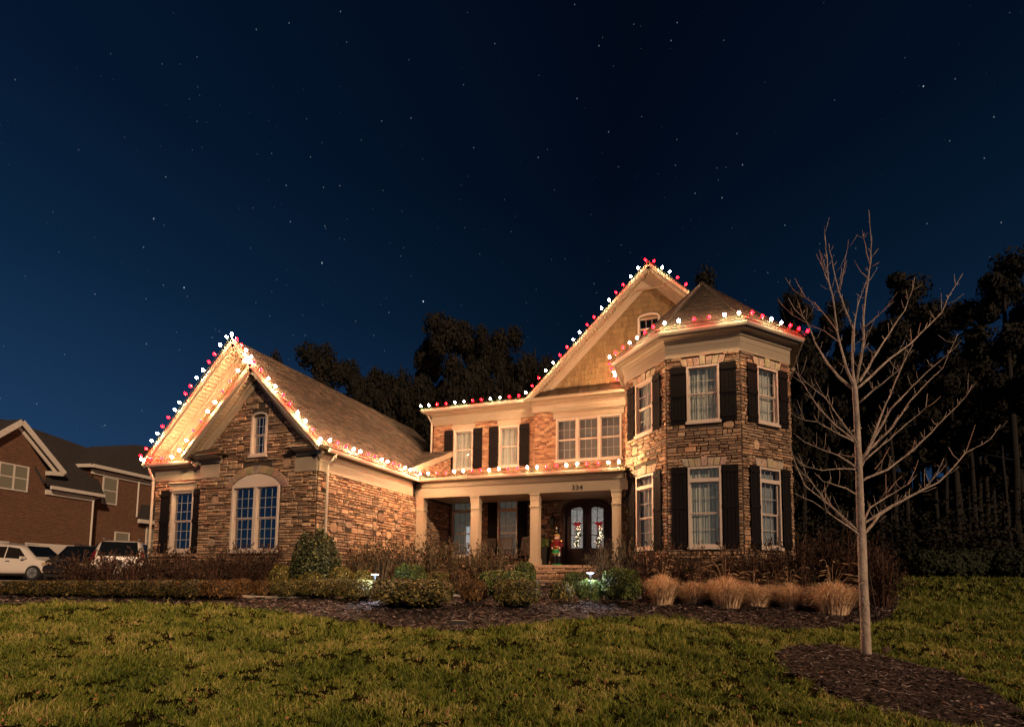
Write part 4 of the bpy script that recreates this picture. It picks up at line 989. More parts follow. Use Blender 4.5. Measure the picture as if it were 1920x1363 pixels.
# ------------------------------------------------------------------ foliage builders
M['boxgreen'] = mat2('box_leaf', [(.006,.010,.003),(.026,.045,.009),(.08,.11,.02),(.30,.34,.08)], scale=3, jitter=.75, rough=.5)  # palest tone in the box and hedge ramps paints leaf highlights
M['boxbronze'] = mat2('bronze_leaf', [(.010,.006,.003),(.04,.020,.007),(.12,.06,.018),(.42,.22,.06)], scale=3, jitter=.7, rough=.5)
M['boxmix'] = mat2('mixed_leaf', [(.008,.009,.003),(.034,.036,.009),(.10,.085,.02),(.42,.32,.10)], scale=3, jitter=.75, rough=.5)
M['boxhedge'] = mat2('hedge_leaf', [(.005,.006,.002),(.022,.022,.006),(.06,.045,.012),(.34,.22,.06)], scale=3, jitter=.7, rough=.5)
M['golden'] = mat2('golden_leaf', [(.02,.018,.004),(.10,.085,.015),(.40,.32,.07)], scale=4, jitter=.75, rough=.5)
M['holly'] = mat2('camellia_leaf', [(.006,.010,.004),(.018,.028,.009),(.05,.06,.02),(.22,.22,.09)], scale=4, jitter=.8, rough=.42)
M['twigdark'] = mat2('barberry_twig', [(.02,.010,.007),(.09,.040,.026),(.26,.14,.09)], scale=2, jitter=.8)
M['twigtan'] = mat2('abelia_twig', [(.06,.04,.022),(.18,.13,.075),(.42,.32,.20)], scale=2, jitter=.8)
M['leafdark'] = mat2('barberry_leaf', [(.010,.006,.004),(.03,.016,.010),(.08,.045,.026)], scale=2, jitter=.8)
M['leaftan'] = mat2('abelia_leaf', [(.016,.012,.007),(.05,.035,.018),(.16,.12,.06)], scale=2, jitter=.8)
M['straw'] = mat2('straw_blade', [(.36,.24,.13),(.70,.50,.32),(.90,.72,.54)], scale=4, jitter=.8, rough=.6, trans=.2)
M['plume'] = mat2('grass_plume', [(.22,.14,.08),(.42,.29,.18)], scale=4, jitter=.8)
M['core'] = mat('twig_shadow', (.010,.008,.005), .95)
M['needle'] = mat2('pine_needle', [(.005,.005,.003),(.012,.011,.007),(.020,.015,.010)], scale=.2, jitter=.6, rough=.9)  # colour near black in place of street light fading with distance
M['bark'] = mat('pine_bark', (.010,.0075,.006), .95, noise=.4, nscale=3, grain=(2,2,.4))  # colour darkened, as the even sun over-lights the far trunks
def quads(c, nrm, size, aspect=.55):
    n = len(c); a = np.cross(nrm, nrg.normal(0, 1, (n, 3))); a /= np.linalg.norm(a, axis=1)[:, None]+1e-9; b = np.cross(nrm, a)
    L = (size*nrg.uniform(.6, 1.3, n))[:, None]; a = a*L/2; b = b*L*aspect/2
    V = np.stack([c-a, c-b, c+a, c+b], 1).reshape(-1, 3); return V, np.arange(4*n).reshape(n, 4)
def superball(n, px=3.0, flat=.0, lo=.72):
    d = nrg.normal(0, 1, (n, 3)); d[:, 2] = np.abs(d[:, 2])*1.0-.25*np.abs(nrg.normal(0, .5, n)); d /= np.linalg.norm(d, axis=1)[:, None]
    k = (np.abs(d)**px).sum(1)**(-1/px); r_ = 1-(1-lo)*nrg.uniform(0, 1, n)**2.2
    lump = 1+.07*np.sin(d[:, 0]*7+1)*np.cos(d[:, 1]*6)+.05*np.sin(d[:, 2]*11+d[:, 0]*9)
    return d*(k*r_*lump)[:, None], d
def shrub_mesh(name, m, n, leaf, px=3.2, cone=0.0, lo=.7, zs=1.0):
    """unit bush: half-width 1, height 1 above the ground"""
    c, d = superball(n, px, lo=lo); c = c.copy(); c[:, 2] = (c[:, 2]+.45)/1.45
    if cone: s_ = 1-cone*np.clip(c[:, 2], 0, 1)**1.3; c[:, 0] *= s_; c[:, 1] *= s_
    base = np.clip(c[:, 2]/.38, 0, 1); s_ = .55+.45*base**.8; c[:, 0] *= s_; c[:, 1] *= s_; c[:, 2] = np.maximum(c[:, 2], .02)
    V, F = quads(c, d+nrg.normal(0, .7, d.shape), leaf); cc_ = np.repeat(c, 4, 0); V = cc_+(V-cc_)*np.array([1, 1, zs])
    o = quick(name, V, F, m); me = o.data; bpy.data.objects.remove(o); return me
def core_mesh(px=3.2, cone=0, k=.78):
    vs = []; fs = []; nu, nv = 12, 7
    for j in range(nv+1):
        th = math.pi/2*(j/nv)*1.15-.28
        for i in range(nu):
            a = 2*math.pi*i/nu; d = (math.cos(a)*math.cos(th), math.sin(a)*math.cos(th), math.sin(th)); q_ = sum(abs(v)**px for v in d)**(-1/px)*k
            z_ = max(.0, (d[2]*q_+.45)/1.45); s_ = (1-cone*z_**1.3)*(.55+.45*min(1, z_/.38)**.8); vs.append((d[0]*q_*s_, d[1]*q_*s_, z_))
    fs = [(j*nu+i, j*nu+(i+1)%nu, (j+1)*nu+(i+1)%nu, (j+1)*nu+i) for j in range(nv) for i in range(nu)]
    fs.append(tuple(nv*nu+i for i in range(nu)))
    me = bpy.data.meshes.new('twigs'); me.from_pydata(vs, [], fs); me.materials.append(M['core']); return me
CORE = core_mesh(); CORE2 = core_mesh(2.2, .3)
M['dimleaf'] = mat2('dim_leaf', [(.004,.006,.002),(.012,.018,.006),(.02,.026,.01)], scale=1, jitter=.7, rough=.8)
BOX = {'dim': [shrub_mesh('foliage', 'dimleaf', 3000, .12, 2.4)], 'green': [shrub_mesh('foliage', 'boxgreen', 5200, .075) for _ in range(2)], 'bronze': [shrub_mesh('foliage', 'boxbronze', 5200, .075) for _ in range(2)],
       'mix': [shrub_mesh('foliage', 'boxmix', 6400, .07, 5.0) for _ in range(3)], 'hedge': [shrub_mesh('foliage', 'boxhedge', 6400, .065, 6.0) for _ in range(3)], 'golden': [shrub_mesh('foliage', 'golden', 3600, .08, 2.3)], 'loose': [shrub_mesh('foliage', 'boxmix', 2600, .11, 2.2, lo=.4)]}
def bush(name, loc, rx, ry, h, kind, label, cat, group=None, rz=None, core=True):
    o = thing(name, loc, label, cat, group, rz if rz is not None else rng.uniform(0, 6.28))
    me = kind if not isinstance(kind, str) else rng.choice(BOX[kind])
    f = bpy.data.objects.new('foliage', me); col.objects.link(f); f.parent = o; f.scale = (rx, ry, h); f['kind'] = 'stuff'
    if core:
        c = bpy.data.objects.new('twigs', CORE if not cat == 'camellia' else CORE2); col.objects.link(c); c.parent = o; c.scale = (rx*.98, ry*.98, h)  # added dark core stands in for the bush's shaded inside
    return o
CAMROT = YAW
def bushpx(name, x0, x1, ytop, ybot, kind, label, cat='shrub', group=None, t=None, dep=.8, core=True, sq=False):
    """a bush standing where the photograph shows it; width and height in metres follow from its distance"""
    uc = (x0+x1)/2
    s, t0 = land(uc, ybot); t = t or t0
    d = sight(uc, ybot); s = float(d@RH)/float(d@FH)*t
    p = st(s, t); z = float(G(s, t)); w = (x1-x0)/1009.86*t; tp = sight(uc, ytop); ztop = tp[2]/float(tp@FH)*t
    return bush(name, Vector((p[0], p[1], z-.01)), w/2, w/2*dep, max(.15, ztop-z), kind, label, cat, group, rz=CAMROT+(math.pi*rng.randint(0, 1)), core=core)
# front hedge at the left: clipped bushes grown together
hg = 'clipped bushes of the low front hedge'
hx = [(8,62),(56,112),(108,170),(165,228),(222,284),(278,340),(334,392),(386,442)]
for i, (a, b) in enumerate(hx):
    bushpx('hedge_bush', a-6, b+6, 1089-i*.4, 1118, 'hedge' if i < 7 else 'bronze', ['first','second','third','fourth','fifth','sixth','seventh','eighth'][i]+' clipped bush of the low front hedge, counted from its left end', 'hedge bush', hg, dep=.9, t=14.6-i*.08)
bushpx('hedge_bush', 432, 472, 1084, 1120, 'bronze', 'rounded rust-brown bush closing the right end of the low front hedge', 'hedge bush', hg)
r2 = [(474,514,1087,1120,'bronze','small rusty bush just right of the gap in the front hedge'),(510,572,1086,1122,'mix','clipped dark bush below the camellia, second right of the hedge gap'),(566,640,1084,1124,'mix','clipped bush under the gold mound, third right of the hedge gap'),(632,702,1086,1128,'mix','loose brown-green bush directly left of the left path light'),
      (700,846,1086,1140,'mix','wide flat-topped bush just right of the left path light'),(862,914,1086,1134,'bronze','narrow rusty bush between two wide clipped bushes in front of the walk'),(926,1012,1086,1140,'mix','broad clipped bush in front of the steps, bronze leaf edges')]
for a, b, yt, yb_, k, l in r2: bushpx('clipped_bush', a, b, yt, yb_, k, l, 'shrub', 'clipped bushes along the front of the bed')
bushpx('leafy_shrub', 1030, 1078, 1090, 1132, 'loose', 'small open brown shrub right of the steps, near the right path light', core=False)
bushpx('leafy_shrub', 1082, 1130, 1086, 1132, BOX['green'][0], 'small dark green leafy shrub below the right path light', core=False)
bushpx('clipped_bush', 1128, 1200, 1066, 1134, 'green', 'big square dark green bush left of the tan fountain grasses', group='clipped bushes along the front of the bed')
for a, b, yt, yb_, k, l, tt in [(738,798,1058,1096,'green','round yellow-green bush behind the left path light',14.9),(796,846,1073,1096,'mix','small clipped bush behind the wide flat bush',15.6),(842,882,1070,1102,'bronze','small clipped bush behind the narrow rusty bush',15.4),(896,1000,1069,1102,'green','long low clipped hedge section left of the steps',15.6),
      (964,1004,1054,1080,'green','small clipped bush at the foot of the third porch column',16.6),(1056,1108,1072,1098,'green','clipped bush right of the steps behind the right path light',16.0)]:
    bushpx('clipped_bush', a, b, yt, yb_, k, l, 'shrub', 'clipped bushes behind the walk', t=tt)
for a, b, yt, yb_, l, tt in [(556,612,1070,1100,'low gold-leaved mound below the camellia',15.0),(612,664,1062,1096,'gold-green mound right of the camellia base',15.2),(656,704,1068,1096,'pale gold mound beside the left path light',15.2),(500,552,1058,1100,'gold-tipped mound left of the camellia base',15.3)]:
    bushpx('golden_shrub', a, b, yt, yb_, 'golden', l, 'shrub', 'gold-leaved mounds below the wing', t=tt)
cam_mesh = shrub_mesh('foliage', 'holly', 9000, .075, 2.3, .28, lo=.62, zs=.42)
bushpx('camellia', 540, 642, 990, 1096, cam_mesh, 'tall rounded dark green camellia at the corner of the garage wing', 'camellia', t=15.4)

def wispy_mesh(n, m_t, m_l, hang=.5, leaves=14, seed=1):
    """unit twiggy shrub: half-width 1, height 1, arching stems with small leaves"""
    r_ = np.random.RandomState(seed); V = []; F = []; C = []
    a = r_.uniform(0, 2*np.pi, n); sp = r_.uniform(.1, 1.0, n)**.8; h = r_.uniform(.5, 1.15, n)*(1-.42*sp**2)
    b0 = np.stack([np.cos(a)*.3*sp, np.sin(a)*.3*sp, np.zeros(n)], 1)
    K = 6; pts = []
    for k in range(K):
        u = k/(K-1); out = .3*sp+(sp*.85)*u**1.5+.04*r_.normal(0, 1, n)*u; zz = h*(np.sin(min(1, u*1.12)*np.pi/2))-hang*sp*np.clip(u-.7, 0, 1)**1.5
        pts.append(np.stack([np.cos(a+.25*u*r_.normal(0, 1, n)*.3)*out, np.sin(a)*out, zz], 1))
    pts = np.stack(pts, 1)
    wdt = .008; side = np.stack([-np.sin(a), np.cos(a), np.zeros(n)], 1)
    tap = np.linspace(1, .35, K)
    A = pts-side[:, None, :]*wdt*tap[None, :, None]; B = pts+side[:, None, :]*wdt*tap[None, :, None]
    V = np.stack([A, B], 2).reshape(-1, 3); idx = np.arange(n)[:, None]*2*K+np.arange(K-1)[None, :]*2; idx = idx.ravel(); F = np.stack([idx, idx+1, idx+3, idx+2], 1)
    o = quick('stems', V, F, m_t); me1 = o.data; bpy.data.objects.remove(o)
    L = n*leaves; i = r_.randint(0, n, L); u = r_.uniform(.15, 1, L)*(K-1.001); k = u.astype(int); f = (u-k)[:, None]
    c = pts[i, k]*(1-f)+pts[i, k+1]*f+r_.normal(0, .022, (L, 3)); c[:, 2] = np.maximum(c[:, 2], .01)
    V, F = quads(c, r_.normal(0, 1, (L, 3)), .05); o = quick('foliage', V, F, m_l); me2 = o.data; bpy.data.objects.remove(o)
    return me1, me2
WD = [wispy_mesh(170, 'twigdark', 'leafdark', .2, 16, s_) for s_ in (1, 2, 3)]; WT = [wispy_mesh(170, 'twigtan', 'leaftan', .45, 15, s_) for s_ in (4, 5)]
def wispy(loc, r_, h, ms, label, group, ry=None):
    o = thing('twiggy_shrub', loc, label, 'shrub', group, rng.uniform(0, 6.28)); me = rng.choice(ms)
    for nm, q_ in (('stems', me[0]), ('foliage', me[1])):
        c = bpy.data.objects.new(nm, q_); col.objects.link(c); c.parent = o; c.scale = (r_, r_, h); c['kind'] = 'stuff'
    return o
def wispypx(uc, ytop, t, r_, ms, label, group):
    d = sight(uc, 1090); s = float(d@RH)/float(d@FH)*t; p = st(s, t); z = float(G(s, t)); tp = sight(uc, ytop); zt_ = tp[2]/float(tp@FH)*t
    return wispy(Vector((p[0], p[1], z)), r_, (zt_-z), ms, label, group)
ORD = ['first','second','third','fourth','fifth','sixth','seventh','eighth','ninth','tenth','eleventh','twelfth']
for i, (u, y_) in enumerate([(150,1052),(200,1050),(250,1047),(300,1044),(350,1042),(400,1040),(452,1032),(500,1036)]):
    wispypx(u, y_-(15 if i < 4 else 9), 15.6-.02*i, .80, WD, ORD[i]+' red-brown barberry from the left in the row below the garage wing windows', 'red-brown barberries below the garage wing')
for i, (u, y_, t_) in enumerate([(672,1020,16.4),(715,1010,16.7),(760,1018,16.9),(806,1006,17.0),(850,1016,17.0),(893,1022,16.9),(935,1030,16.8)]):
    wispypx(u, y_, t_, .78, WT, ORD[i]+' arching tan shrub from the left, between the stone side wall and the steps', 'arching tan shrubs before the porch')
for i, (u, y_, t_) in enumerate([(1130,1018,15.6),(1172,1012,15.4)]):
    wispypx(u, y_, t_, .7, WT, ('pale twiggy shrub at the right edge of the steps', 'pale twiggy shrub under the left turret window')[i], 'arching tan shrubs before the porch')
for i, (u, y_, t_) in enumerate([(1215,1034,14.9),(1262,1036,14.8),(1310,1038,14.7),(1358,1037,14.7),(1406,1035,14.7),(1454,1030,14.8),(1502,1018,14.9),(1548,1010,15.1),(1596,1012,15.1),(1640,1024,14.6),(1655,1050,13.7),(1600,1040,14.3)]):
    wispypx(u, y_-11, t_, .68, WD, ORD[i]+' dark twiggy shrub counted from the left along the foot of the turret', 'dark twiggy shrubs round the turret')
# fountain grasses
def fountain_mesh(seed, n=1900, plumes=15):
    r_ = np.random.RandomState(seed); K = 6; a = r_.uniform(0, 2*np.pi, n); sp = r_.uniform(0.05, 1, n); h = r_.uniform(.38, 1.10, n); ex = r_.uniform(1.0, 2.2, n); wob = r_.normal(0, .07, (n, 2))
    pts = []
    for k in range(K):
        u = k/(K-1); out = .40*sp+sp*.72*h**.5*u**ex; pts.append(np.stack([np.cos(a)*out+wob[:, 0]*u*u, np.sin(a)*out+wob[:, 1]*u*u, h*np.sin(u*np.pi/2*(1+.35*sp))*(1-.25*sp**2)], 1))
    pts = np.stack(pts, 1); side = np.stack([-np.sin(a), np.cos(a), np.zeros(n)], 1); tap = np.array([1, 1, .9, .7, .45, .12])*.0105
    A = pts-side[:, None]*tap[None, :, None]; B = pts+side[:, None]*tap[None, :, None]
    V = np.stack([A, B], 2).reshape(-1, 3); idx = (np.arange(n)[:, None]*2*K+np.arange(K-1)[None, :]*2).ravel(); F = np.stack([idx, idx+1, idx+3, idx+2], 1)
    o = quick('blades', V, F, 'straw'); me1 = o.data; bpy.data.objects.remove(o)
    mb = MB()
    for i in range(plumes):
        aa = r_.uniform(0, 2*np.pi); s_ = r_.uniform(.1, .75); hh_ = r_.uniform(1.05, 1.75); P_ = [Vector((math.cos(aa)*(.1*s_+s_*.9*u**1.8), math.sin(aa)*(.1*s_+s_*.9*u**1.8), hh_*math.sin(u*math.pi/2*1.08))) for u in (0,.3,.6,.85,1)]
        mb.tube(P_, .005, 3, cap=False); d = (P_[-1]-P_[-2]).normalized(); d = (d+Vector((0,0,-.25))).normalized(); e = P_[-1]
        mb.tube([e-d*.01, e+d*.035, e+d*.11, e+d*.17, e+d*.21+Vector((0,0,-.015))], [.004,.012,.015,.011,.002], 6)
    o = mb.build('plumes', 'plume', None, smooth=True); me2 = o.data; bpy.data.objects.remove(o); return me1, me2
FG = [fountain_mesh(s_) for s_ in (1, 2, 3)]
for i, (u, yb_, h, r_, l) in enumerate([(1212,1124,.62,.50,'palest fountain grass clump, tucked against the big square bush'),(1242,1134,.72,.60,'full tan fountain grass clump just right of the big square bush'),(1300,1134,.68,.50,'tan fountain grass clump, third from the square bush'),(1362,1140,.72,.62,'wide tan fountain grass clump in the middle of the row'),(1414,1138,.66,.60,'tan fountain grass clump right of the wide middle one'),(1330,1130,.58,.50,'low tan fountain grass half hidden behind two fuller clumps'),(1446,1134,.60,.52,'low tan fountain grass set back near the right end of the row'),(1480,1142,.60,.48,'small tan fountain grass clump at the right end of the row'),(1562,1152,.86,.66,'leaning rust-coloured fountain grass with many seed heads behind the tree trunk')]):
    s, t = land(u, yb_); p = st(s, t); o = thing('fountain_grass', Vector((p[0], p[1], float(G(s, t)))), l, 'ornamental grass', 'tan fountain grasses before the turret', rng.uniform(0, 6.28))
    me = FG[i % 3]; kx = rng.uniform(.85, 1.2)
    for nm, q_ in (('blades', me[0]), ('plumes', me[1])):
        c = bpy.data.objects.new(nm, q_); col.objects.link(c); c.parent = o; c.scale = (r_*1.28*kx, r_*1.2/kx, h*.95*(1.1 if i % 2 else .9)); c['kind'] = 'stuff'
s, t = 0, 0
# small dried perennial and pale stones in the mulch
M['rock'] = mat('garden_stone', (.26,.22,.18), .9, noise=.3, nscale=6)
rb = bpy.data.meshes.new('garden_stone'); bm = bmesh.new(); bmesh.ops.create_icosphere(bm, subdivisions=2, radius=1)
for v in bm.verts: v.co *= 1+.18*math.sin(v.co.x*5+v.co.y*3)+rng.uniform(-.07, .07)
bm.to_mesh(rb); bm.free(); rb.materials.append(M['rock'])
for i, (u, v, sz, l) in enumerate([(462,1122,.16,'pale flat stone at the hedge gap'),(512,1123,.15,'pale stone under the small rusty bush'),(553,1123,.13,'pale stone below the clipped dark bush'),(605,1123,.14,'pale lit stone below the third bush right of the gap'),(576,1121,.10,'small pale stone between two others below the hedge'),(690,1128,.13,'lit stone at the foot of the left path light')]):
    s, t = land(u, v); p = st(s, t); o = bpy.data.objects.new('garden_stone', rb); col.objects.link(o); o.location = (p[0], p[1], float(G(s, t))+.03); o.scale = (sz*1.5, sz, sz*.45); o.rotation_euler = (0, 0, rng.uniform(0, 3)); tag(o, l, 'stone', 'pale stones in the mulch')
s, t = land(860, 1172); p = st(s, t); mb = MB(); mb.box(-.17, .17, -.12, .12, -.03, .05); mb.box(-.15, .15, -.10, .10, .05, .062)
o = mb.build('valve_box', mat('dark_plastic', (.02,.02,.02), .6), None); o.location = (p[0], p[1], float(G(s, t))+.04); o.rotation_euler = (0,0,CAMROT); tag(o, 'dark rectangular valve box lid set in the mulch near the lawn edge', 'valve box')
# path lights
M['ledwhite'] = mat('led_lens', (.9,.95,1), .4, emit=(.62,.80,1), es=12)
M['steel'] = mat('brushed_steel', (.30,.33,.37), .4, metal=.6)
for (u, v, t, l) in [(703,1077,13.75,'small steel path light glowing blue-white among the bushes below the wing'),(1107,1074,13.9,'small T-shaped steel path light glowing right of the porch steps')]:
    P_ = spot(u, v, t); g = gz(P_.x, P_.y); o = thing('path_light', Vector((P_.x, P_.y, g)), l, 'path light', 'path lights in the bed')
    h = P_.z-g; B = Vector((P_.x, P_.y, g))
    mb = MB(); mb.lathe(B, [(.02,-.05),(.02,h-.10),(.032,h-.10),(.032,h-.012)], 10); mb.build('post', 'steel', o)
    mb = MB(); mb.lathe(B, [(.10,h),(.115,h+.006),(.10,h+.02),(.02,h+.035)], 16); mb.build('cap', 'steel', o)
    mb = MB(); mb.lathe(B, [(.034,h-.012),(.09,h-.008),(.09,h-.002),(.03,h-.001)], 14); mb.build('lens', 'ledwhite', o)
    ld = bpy.data.lights.new('path_lamp', 'POINT'); ld.energy = 130; ld.color = (.72,.86,1); ld.shadow_soft_size = .05; lo = bpy.data.objects.new('path_lamp', ld); col.objects.link(lo); lo.parent = o; lo.location = (0, 0, h-.05)
# ------------------------------------------------------------------ porch things
F_p = Face(-10.52, 20.8, 1, 0)
PFZ = .392
M['chair'] = mat('dark_painted_wood', (.05,.028,.018), .5, noise=.3, nscale=10)
def rocking_chair():
    o = thing('rocking_chair', (0,0,0), 'x', 'rocking chair', 'rocking chairs on the porch'); w = .28
    for sx in (-1, 1):
        mb = MB(); mb.tube([(sx*w, -.45, .10), (sx*w, -.2, .045), (sx*w, .05, .03), (sx*w, .3, .05), (sx*w, .55, .12)], .018, 6); mb.build('rocker', 'chair', o)
        mb = MB(); mb.beam((sx*w, -.22, .05), (sx*w, -.24, .62), .04, .04); mb.build('leg', 'chair', o)
        mb = MB(); mb.beam((sx*w, .2, .05), (sx*w, .42, 1.12), .045, .035, up=(0,1,0)); mb.build('back_post', 'chair', o)
        mb = MB(); mb.box(sx*w-.05, sx*w+.05, -.30, .30, .62, .645); mb.build('armrest', 'chair', o)
    mb = MB()
    mb.box(-w, w, -.26, .24, .40, .43); mb.build('seat', 'chair', o)
    for i in range(7):
        x = -.21+i*.07; mb = MB(); mb.beam((x, .27, .45), (x, .41, 1.05), .035, .015, up=(0,1,0)); mb.build('slat', 'chair', o)
    mb = MB(); mb.box(-w-.01, w+.01, .39, .44, 1.03, 1.13); mb.build('top_rail', 'chair', o)
    return o
rc = rocking_chair(); rc.location = (-8.42, 19.9, PFZ); rc.rotation_euler = (0,0,.15); rc['label'] = 'dark rocking chair left of the porch window with the red reflection'
copy_tree(rc, loc=(-7.72, 19.8, PFZ), rz=-.1, label='middle dark rocking chair in front of the porch window')
copy_tree(rc, loc=(-6.72, 19.5, PFZ), rz=-.25, label='dark rocking chair beside the third porch column')
# nutcracker figure
M['red'] = mat('red_gloss', (.16,.008,.012), .3); M['gold'] = mat('gold_paint', (.6,.36,.08), .3, metal=.5); M['green'] = mat('green_gloss', (.01,.22,.07), .3)
M['white'] = mat('white_gloss', (.7,.68,.62), .35); M['blackg'] = mat('black_gloss', (.008,.008,.01), .25); M['face'] = mat('painted_face', (.55,.30,.17), .45)
nx, ny = -5.42, 19.7; nc = thing('soldier_figure', (nx, ny, PFZ), 'tall painted nutcracker soldier in red and gold, green drum, left of the front doors', 'nutcracker')
def lt(name, m, prof, dx=0, dy=0, n=14, par=nc):
    mb = MB(); mb.lathe((nx+dx, ny+dy, PFZ), prof, n); return mb.build(name, m, par, smooth=False)
lt('base', 'green', [(.20,0),(.20,.07),(.18,.08)])
for dx in (-.07, .07):
    lt('boot', 'blackg', [(.055,.08),(.06,.12),(.06,.36),(.052,.38)], dx); lt('leg', 'white', [(.05,.38),(.055,.56)], dx)
lt('coat', 'red', [(.16,.55),(.15,.62),(.12,.74),(.15,.92),(.13,.99),(.05,1.0)]); lt('belt', 'gold', [(.128,.70),(.128,.745)])
lt('drum', 'green', [(.13,.46),(.13,.62)], 0, -.17); lt('drum_rim', 'gold', [(.136,.45),(.136,.468)], 0, -.17); lt('drum_rim', 'gold', [(.136,.612),(.136,.63)], 0, -.17)
for dx in (-1, 1):
    mb = MB(); mb.tube([(nx+dx*.15, ny, PFZ+.94), (nx+dx*.21, ny-.03, PFZ+.78), (nx+dx*.14, ny-.16, PFZ+.68)], [.045,.042,.03], 8); a = mb.build('arm', 'red', nc)
    mb = MB(); mb.lathe((nx+dx*.14, ny-.17, PFZ), [(.01,.64),(.032,.655),(.032,.69),(.01,.70)], 8); mb.build('hand', 'white', nc)
    mb = MB(); mb.lathe((nx+dx*.15, ny, PFZ), [(.01,.91),(.065,.93),(.055,.97),(.01,.99)], 10); mb.build('epaulette', 'gold', nc)
hd = lt('head', 'face', [(.05,.99),(.095,1.02),(.10,1.10),(.095,1.18),(.07,1.2)])
mb = MB(); mb.box(nx-.055, nx+.055, ny-.112, ny-.085, PFZ+1.03, PFZ+1.075); mb.build('beard', 'white', hd)
mb = MB(); mb.box(nx-.012, nx+.012, ny-.125, ny-.09, PFZ+1.085, PFZ+1.12); mb.build('nose', 'face', hd)
for dx in (-.04, .04): mb = MB(); mb.box(nx+dx-.014, nx+dx+.014, ny-.106, ny-.09, PFZ+1.125, PFZ+1.15); mb.build('eye', 'blackg', hd)
lt('hat_brim', 'gold', [(.108,1.17),(.108,1.20)]); lt('hat', 'blackg', [(.098,1.2),(.115,1.38),(.10,1.40)]); lt('hat_badge', 'gold', [(.02,1.27),(.03,1.29),(.02,1.32)], 0, -.11, 8); lt('plume', 'white', [(.01,1.36),(.03,1.40),(.025,1.46),(.004,1.5)], 0, -.07, 8)
# tall planter with greens
px_, py_ = -6.02, 19.9; pl = thing('planter', (px_, py_, PFZ), 'tall dark square planter with evergreen branches beside the nutcracker', 'planter')
mb = MB(); a, b = .15, .21
mb.add([(px_-a,py_-a,PFZ),(px_+a,py_-a,PFZ),(px_+a,py_+a,PFZ),(px_-a,py_+a,PFZ),(px_-b,py_-b,PFZ+.72),(px_+b,py_-b,PFZ+.72),(px_+b,py_+b,PFZ+.72),(px_-b,py_+b,PFZ+.72)], [(3,2,1,0),(4,5,6,7),(0,1,5,4),(1,2,6,5),(2,3,7,6),(3,0,4,7)]); mb.build('pot', 'black', pl)
f = bpy.data.objects.new('greens', BOX['green'][1]); col.objects.link(f); f.parent = pl; f.location = (0,0,.62); f.scale = (.30,.30,.42); f['kind'] = 'stuff'
# lit swags on the doors
M['bowred'] = mat('red_ribbon', (.55,.015,.03), .5, emit=(1,.01,.03), es=.06)  # ribbon given a faint glow of its own to brighten it
M['fairy'] = mat('fairy_light', (.9,.8,.6), .4, emit=(1,.80,.5), es=7)
for (u, l) in ((1083, 'lit garland swag with a bright red bow on the left front door'), (1124, 'lit garland swag with a dark red bow on the right front door')):
    P_ = on_y(u, 975, 20.62); zt_ = 2.05; o = thing('door_swag', (P_.x, 20.66, zt_-.9), l, 'swag', 'lit swags hanging on the front doors'); B = Vector((P_.x, 20.68, 0))
    n = 900; uu = nrg.uniform(0, 1, n); w = .15*np.sin(np.pi*np.clip(uu*.8+.15, 0, 1))+.02; c = np.stack([P_.x+nrg.normal(0, .45, n)*w+.05*np.sin(uu*5), 20.66-np.abs(nrg.normal(0, .035, n)), zt_-.05-uu*.82], 1)
    V, F = quads(c, nrg.normal(0, 1, (n, 3)), .05, .3); V = V-np.array([P_.x, 20.66, zt_-.9]); g = quick('greens', V, F, 'boxgreen', o, 'stuff')
    mb = MB()
    for i in range(42):
        u_ = rng.random(); x = P_.x+rng.gauss(0, .4)*.13+.05*math.sin(u_*5); z_ = zt_-.08-u_*.78; mb.lathe((x, 20.60-rng.random()*.03, z_), [(.004,-.008),(.010,0),(.004,.008)], 5)
    mb.build('fairy_lights', 'fairy', o, kind='stuff')
    mb = MB(); M_ = 'red'
    for sx in (-1, 1): mb.tube([B+Vector((0,-.08,zt_)), B+Vector((sx*.07,-.12,zt_+.05)), B+Vector((sx*.14,-.10,zt_+.02)), B+Vector((sx*.08,-.12,zt_-.04)), B+Vector((0,-.08,zt_))], [.012,.045,.05,.04,.012], 8); mb.tube([B+Vector((0,-.08,zt_-.02)), B+Vector((sx*.06,-.1,zt_-.12)), B+Vector((sx*.09,-.08,zt_-.22))], [.015,.025,.02], 6)
    mb.build('bow', 'bowred', o, smooth=True)

# ------------------------------------------------------------------ young bare tree, branches followed one by one
M['treebark'] = mat('young_maple_bark', (.36,.29,.24), .85, noise=.55, nscale=7, grain=(1.6,1.6,.5), bump=1.0, bscale=22)
M['twig'] = mat('maple_twig', (.32,.19,.14), .7, noise=.25, nscale=12)
TD = 8.4
tb_ = spot(1625, 1240, TD); tb_.z = float(G(float(Vector(RH).dot(tb_)), TD))
tree = thing('young_tree', tb_, 'young bare maple with a slim trunk standing in its own ring of mulch', 'tree')
def tp_(u, v, dd=0.0): return spot(u, v, TD+dd)
mb = MB(); trunk = [(1625,1246,.085),(1624,1215,.078),(1622,1160,.074),(1619,1100,.071),(1616,1010,.068),(1613,960,.062),(1611,891,.056),(1608,820,.050),(1606,780,.046),(1603,732,.042),(1601,712,.034)]
mb.tube([tp_(u, v) for u, v, r_ in trunk], [r_*.9 for *_, r_ in trunk], 14)
mb.tube([tp_(1625,1250), tp_(1625,1238), tp_(1625,1226)], [.13,.10,.078], 14)
for k_ in range(16):                                   # old branch scars and knots
    u_ = rng.choice([(1612,940),(1615,1000),(1619,1090),(1621,1140),(1623,1195),(1609,860),(1606,800),(1618,1050),(1624,1180)]); a_ = rng.uniform(0, 6.28); c_ = tp_(*u_)+Vector((math.cos(a_)*.066, math.sin(a_)*.066, rng.uniform(-.08, .08)))
    mb.tube([c_-Vector((math.cos(a_), math.sin(a_), 0))*.03, c_+Vector((math.cos(a_), math.sin(a_), .3))*.012], [.028, .012], 7)
